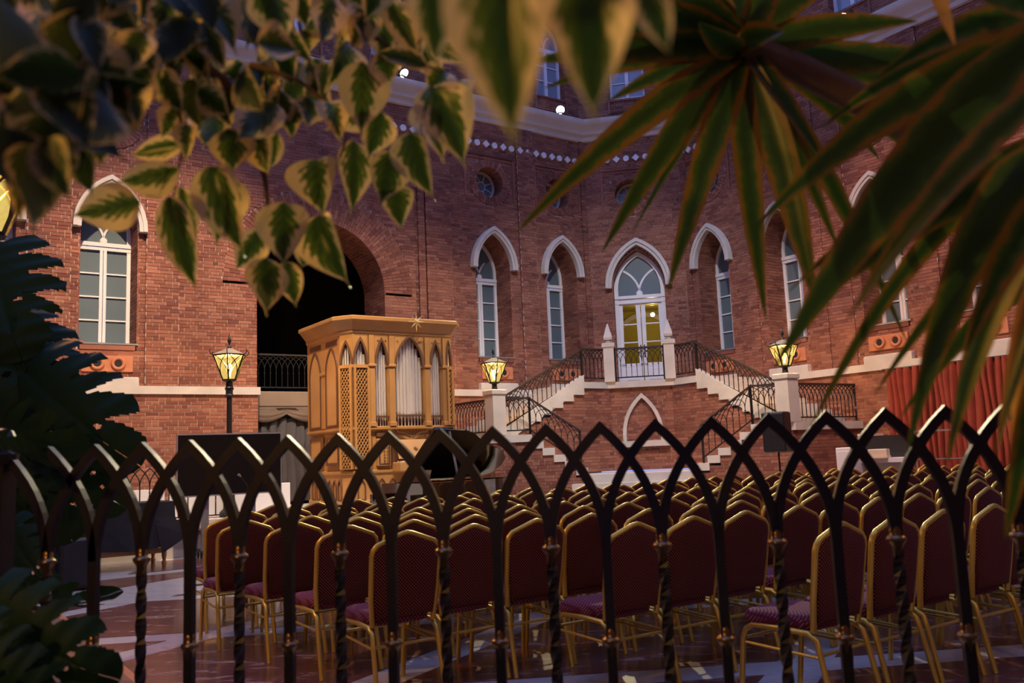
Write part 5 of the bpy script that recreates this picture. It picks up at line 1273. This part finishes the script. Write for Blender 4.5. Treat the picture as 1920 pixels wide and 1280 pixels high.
for t, w, Y1, sag, bow, fl in [((966, 438), 62, 1.42, 30, 0, .1), ((1128, 474), 58, 1.5, 22, 0, .25), ((1183, 440), 26, 1.6, 10, 0, .8), ((1252, 548), 62, 1.48, 12, 0, -.2), ((1436, 600), 54, 1.52, 0, 6, .2), ((1530, 585), 66, 1.5, 0, -14, -.2),
        ((1572, 470), 44, 1.6, 20, 0, .4), ((1700, 640), 40, 1.65, 60, 0, -.3), ((1650, 300), 50, 1.7, 30, 0, .2), ((1560, 190), 44, 1.7, 26, 0, .2), ((1830, 100), 62, 1.62, -10, 0, .1), ((1720, 40), 60, 1.5, 12, 0, .3), ((1600, -60), 60, 1.5, 10, 0, .1),
        ((1480, -120), 60, 1.45, 0, 0, .2), ((1390, -150), 56, 1.5, 0, 0, .5), ((1290, -120), 60, 1.5, 0, 0, .2), ((1180, -70), 62, 1.45, 10, 0, .1), ((1060, 0), 64, 1.42, 18, 0, .2), ((985, 118), 58, 1.4, 14, 0, .1), ((1020, 165), 48, 1.45, 20, 0, .4), ((1140, 190), 46, 1.55, 14, 0, .2),
        ((1075, 58), 70, 1.52, 12, 0, -.2), ((1240, 20), 66, 1.6, 6, 0, .3), ((1310, 40), 60, 1.35, 0, 0, .6), ((1470, 60), 60, 1.38, 0, 0, .5), ((1760, 330), 36, 1.9, 40, 0, .3), ((1850, 240), 40, 1.85, 40, 0, .2), ((1560, 330), 40, 1.45, 10, 0, .6)]:
    strap(dr1, (C1[0]+rf.uniform(-14, 14), C1[1]+rf.uniform(-12, 12)), t, w, 1.5, Y1, sag, bow, fl)
branch([(1392, 84, 1.5), (1500, 130, 1.53), (1640, 200, 1.6), (1800, 290, 1.7), (2020, 440, 1.85), (2300, 1000, 1.95)], .026, .034, dr1, 'trunk', 'trunk')
m = MB(); q = at(2300, 1000, 1.95); m.tube([tuple(q), (1.9, 2.0, .33)], [.034, .04], 10); o = m.build('stem', 'trunk', dr1, 1); o.matrix_parent_inverse = Matrix.Translation(-Vector(dr1.location))
dr2 = thing('dracaena', (1.35, .75, .33), 0, 'nearer dracaena reaching in from the right with dark and blue-lit leaves', 'plant')
for b, t, w, Y0, Y1, sag, bow, fl in [((1985, 40), (1452, 690), 112, .95, 1.05, 60, 0, .05), ((1990, 60), (1418, 424), 84, 1.0, 1.1, 60, 0, .1), ((1990, 140), (1590, 600), 62, .8, .9, 40, 0, -.45), ((1990, 300), (1545, 560), 56, 1.1, 1.2, 40, 0, .15), ((2000, 260), (1700, 850), 88, 1.0, 1.1, 130, 0, .2),
        ((2010, 330), (1775, 870), 70, 1.0, 1.1, 90, 0, -.1), ((1995, 250), (1520, 800), 44, 1.15, 1.3, 90, 0, .3), ((2010, 420), (1868, 850), 44, .95, 1.0, 30, 0, -.6), ((2010, 480), (1690, 780), 40, 1.2, 1.3, 40, 0, .2), ((1990, 20), (1640, 150), 60, 1.1, 1.2, 40, 0, .3),
        ((2000, 600), (1885, 1010), 60, .9, 1.0, 40, 0, .2), ((1990, 110), (1650, 420), 54, 1.2, 1.3, 40, 0, .3), ((2000, 40), (1750, -40), 60, 1.0, 1.0, 20, 0, .2), ((2010, 240), (1620, 500), 46, 1.3, 1.4, 30, 0, .5), ((1990, 180), (1480, 545), 34, 1.25, 1.4, 30, 0, .2), ((2010, 360), (1640, 740), 34, 1.2, 1.3, 50, 0, .4), ((1980, 60), (1540, 240), 52, 1.15, 1.3, 50, 0, .3), ((2000, 330), (1810, 660), 70, .9, 1.0, 40, 0, .4)]:
    strap(dr2, b, t, w, Y0, Y1, sag, bow, fl)
q = at(2010, 60, .95); m = MB(); m.tube([(1.35, .75, .33), (1.3, .85, 1.0), tuple(at(2090, 300, 1.0)), tuple(at(2010, 60, 1.0))], [.035, .032, .028, .024], 10); o = m.build('trunk', 'trunk', dr2, 1); o.matrix_parent_inverse = Matrix.Translation(-Vector(dr2.location))
noisy('glint_leaf', (.62, .30, .06), (.72, .38, .10), 9, .5)  # lamplight glinting on leaf edges, put into an orange leaf colour
def glint_strap(*a):
    o = strap(*a); o.data.materials[0] = MAT['glint_leaf']; o['label'] = 'leaf coloured orange for lamp glow'; return o
nt = MAT['glint_leaf'].node_tree; tl = node(nt, 'ShaderNodeBsdfTranslucent'); tl.inputs[0].default_value = (.9, .42, .06, 1); ms = node(nt, 'ShaderNodeMixShader'); ms.inputs[0].default_value = .5
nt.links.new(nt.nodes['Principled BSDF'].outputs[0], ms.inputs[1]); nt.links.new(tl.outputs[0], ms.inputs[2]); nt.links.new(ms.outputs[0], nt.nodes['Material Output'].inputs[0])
glint_strap(dr2, (1945, 500), (1872, 830), 34, 1.0, 1.0, 10, 0, .3); glint_strap(dr2, (1745, -40), (1790, 84), 26, 1.1, 1.1, 6, 0, .3); glint_strap(dr2, (1925, 640), (1895, 880), 18, 1.05, 1.05, 6, 0, -.3)
# ------------------------------------------------------------------ monstera
def monstera_mesh(seed, droop):
    r = random.Random(seed); m = MB(); uvs = []; NU, NV = 44, 66
    def hw(v): return .53*(sin(pi*min(1, (.10+.90*v)**.72))**.55) if v < .995 else .004
    slits = [[(.20+k*.2+r.uniform(-.03, .03), r.uniform(.36, .56)) for k in range(4)] for _ in (0, 1)]
    holes = [[(.28+k*.2+r.uniform(-.02, .02), r.uniform(.20, .30)) for k in range(4) if r.random() < .7] for _ in (0, 1)]
    for j in range(NV+1):
        v = j/NV
        for i in range(NU+1):
            u = -1+2*i/NU; au = abs(u); x = u*hw(v); y = v+.20*au*au*(.35+v)-.16*au*(1-v)**3
            z = .12*au-droop*au*au*.40-.30*droop*(y-.25)**2+.012*sin(y*40)*au
            m.v.append((x, y, z)); uvs.append((u*.3, v))
    for j in range(NV):
        for i in range(NU):
            u = -1+2*(i+.5)/NU; v = (j+.5)/NV; sd = 0 if u < 0 else 1; au = abs(u); skip = False
            for vk, u0 in slits[sd]:
                if au > u0 and abs(v-vk) < .010+.06*((au-u0)/(1-u0))**1.5: skip = True
            for vk, uh in holes[sd]:
                if ((v-vk)/.028)**2+((au-uh)/.085)**2 < 1: skip = True
            if not skip: m.f.append((j*(NU+1)+i, j*(NU+1)+i+1, (j+1)*(NU+1)+i+1, (j+1)*(NU+1)+i))
    me = m.mesh('leaf', 'monstera_leaf', 1); ul = me.uv_layers.new(name='UVMap')
    for l in me.loops: ul.data[l.index].uv = uvs[l.vertex_index]
    return me
MON = [monstera_mesh(s, d) for s, d in ((1, .6), (2, .9), (3, .4), (4, .75))]
mp_ = Vector((-2.35, 4.3, .45)); mon = thing('monstera', mp_, 0, 'dark monstera with split leaves climbing at the left edge', 'plant')
def mon_leaf(par, pp, b, t, w, Y0, Y1, tilt, stem=None):
    B = at(b[0], b[1], Y0); T = at(t[0], t[1], Y1); d = T-B; L = d.length; y = d.normalized()
    view = (CAM-B).normalized(); z = (view-y*view.dot(y)).normalized(); z = Matrix.Rotation(tilt, 3, y) @ z; x = y.cross(z)
    W = w/FPX*(Y0+Y1)/2; L *= .92
    M = Matrix(((x.x*W, y.x*L, z.x*W, B.x), (x.y*W, y.y*L, z.y*W, B.y), (x.z*W, y.z*L, z.z*W, B.z), (0, 0, 0, 1)))
    o = bpy.data.objects.new('leaf', rf.choice(MON)); COL.objects.link(o); o.parent = par; o.matrix_parent_inverse = Matrix.Translation(-pp); o.matrix_basis = M
    if stem is not None:
        m = MB(); S = Vector(stem); mid = (S+B)/2+Vector((0, 0, .12)); m.tube([tuple(S), tuple(mid), tuple(B)], [.012, .009, .006], 6); q = m.build('petiole', 'monstera_leaf', par, 1); q.matrix_parent_inverse = Matrix.Translation(-pp)
ST = [Vector((-2.35, 4.3, .45)), Vector((-2.42, 4.25, 1.2)), Vector((-2.5, 4.2, 2.0)), Vector((-2.62, 4.2, 2.7))]
m = MB(); m.tube([tuple(p) for p in ST], [.03, .028, .024, .016], 8); o = m.build('stem', 'monstera_leaf', mon, 1); o.matrix_parent_inverse = Matrix.Translation(-mp_)
for b, t, w, Y0, Y1, tl, si in [((-25, 470), (22, 630), 230, 4.0, 3.85, .15, 3), ((-50, 520), (40, 690), 200, 4.3, 4.2, .3, 3), ((-10, 600), (62, 745), 235, 4.0, 3.85, -.1, 2), ((-60, 640), (20, 790), 220, 4.3, 4.2, .2, 2), ((48, 695), (188, 832), 215, 3.9, 3.75, .25, 2), ((-30, 720), (70, 800), 170, 4.1, 4.0, .3, 2),
        ((-40, 790), (95, 850), 150, 3.5, 3.4, .75, 1), ((5, 800), (70, 965), 210, 3.9, 3.8, .2, 1), ((95, 850), (205, 935), 150, 4.0, 3.9, .2, 1), ((-50, 850), (30, 1000), 200, 4.2, 4.1, .1, 1), ((60, 850), (110, 980), 170, 4.2, 4.1, .2, 1), ((10, 985), (72, 1085), 95, 3.5, 3.4, .4, 1), ((-40, 980), (20, 1100), 120, 3.6, 3.5, .2, 1), ((-20, 1125), (182, 1130), 90, 3.0, 2.9, 1.0, 0)]:
    mon_leaf(mon, mp_, b, t, w, Y0, Y1, tl, ST[si])
mq = Vector((-1.5, 1.7, .33)); mo2 = thing('monstera', mq, 0, 'low blue-lit monstera leaves in the bottom left corner before the fence', 'plant')
for b, t, w, Y0, Y1, tl in [((-30, 1140), (150, 1262), 190, 2.15, 2.1, .35), ((-70, 1190), (30, 1340), 180, 2.0, 2.0, .2), ((-80, 1240), (90, 1330), 150, 1.9, 1.9, .5), ((-60, 800), (40, 840), 80, 2.3, 2.25, 1.0)]:
    mon_leaf(mo2, mq, b, t, w, Y0, Y1, tl, mq+Vector((0, 0, .02)))
# ------------------------------------------------------------------ small things
q = wa(12.62, -.3, 3.875); m = MB(); m.grid(lambda u, v: (.16*(u-.5), .12*(v-.5), .05*sin(pi*u)*sin(pi*v)+.012*sin(9*u+7*v)+.012), 8, 8); m.grid(lambda u, v: (.16*(u-.5), .12*(.5-v), 0), 2, 2)
noisy('red_cloth', (.5, .03, .02), (.6, .05, .03), 5, .8); o = m.build('red_cloth', 'red_cloth', None, 1); o.location = q; o.rotation_euler = (0, 0, RA); tag(o, 'crumpled red cloth on the sill of the left window', 'cloth')
cc = thing('security_camera', wc(.33, -.06, 11.0), RC, 'small white security camera on the upper wall near the corner', 'camera')
m = MB(); m.box(-.03, .03, -.08, .0, -.03, .03); m.build('mount', 'white_paint', cc)
m = MB(); m.tube([(0, -.06, 0), (.03, -.2, -.05)], .05, 10); m.build('housing', 'white_paint', cc, rad(50))
m = MB(); m.tube([(.03, -.2, -.05), (.032, -.21, -.054)], .035, 10); m.build('lens', 'black_plastic', cc)
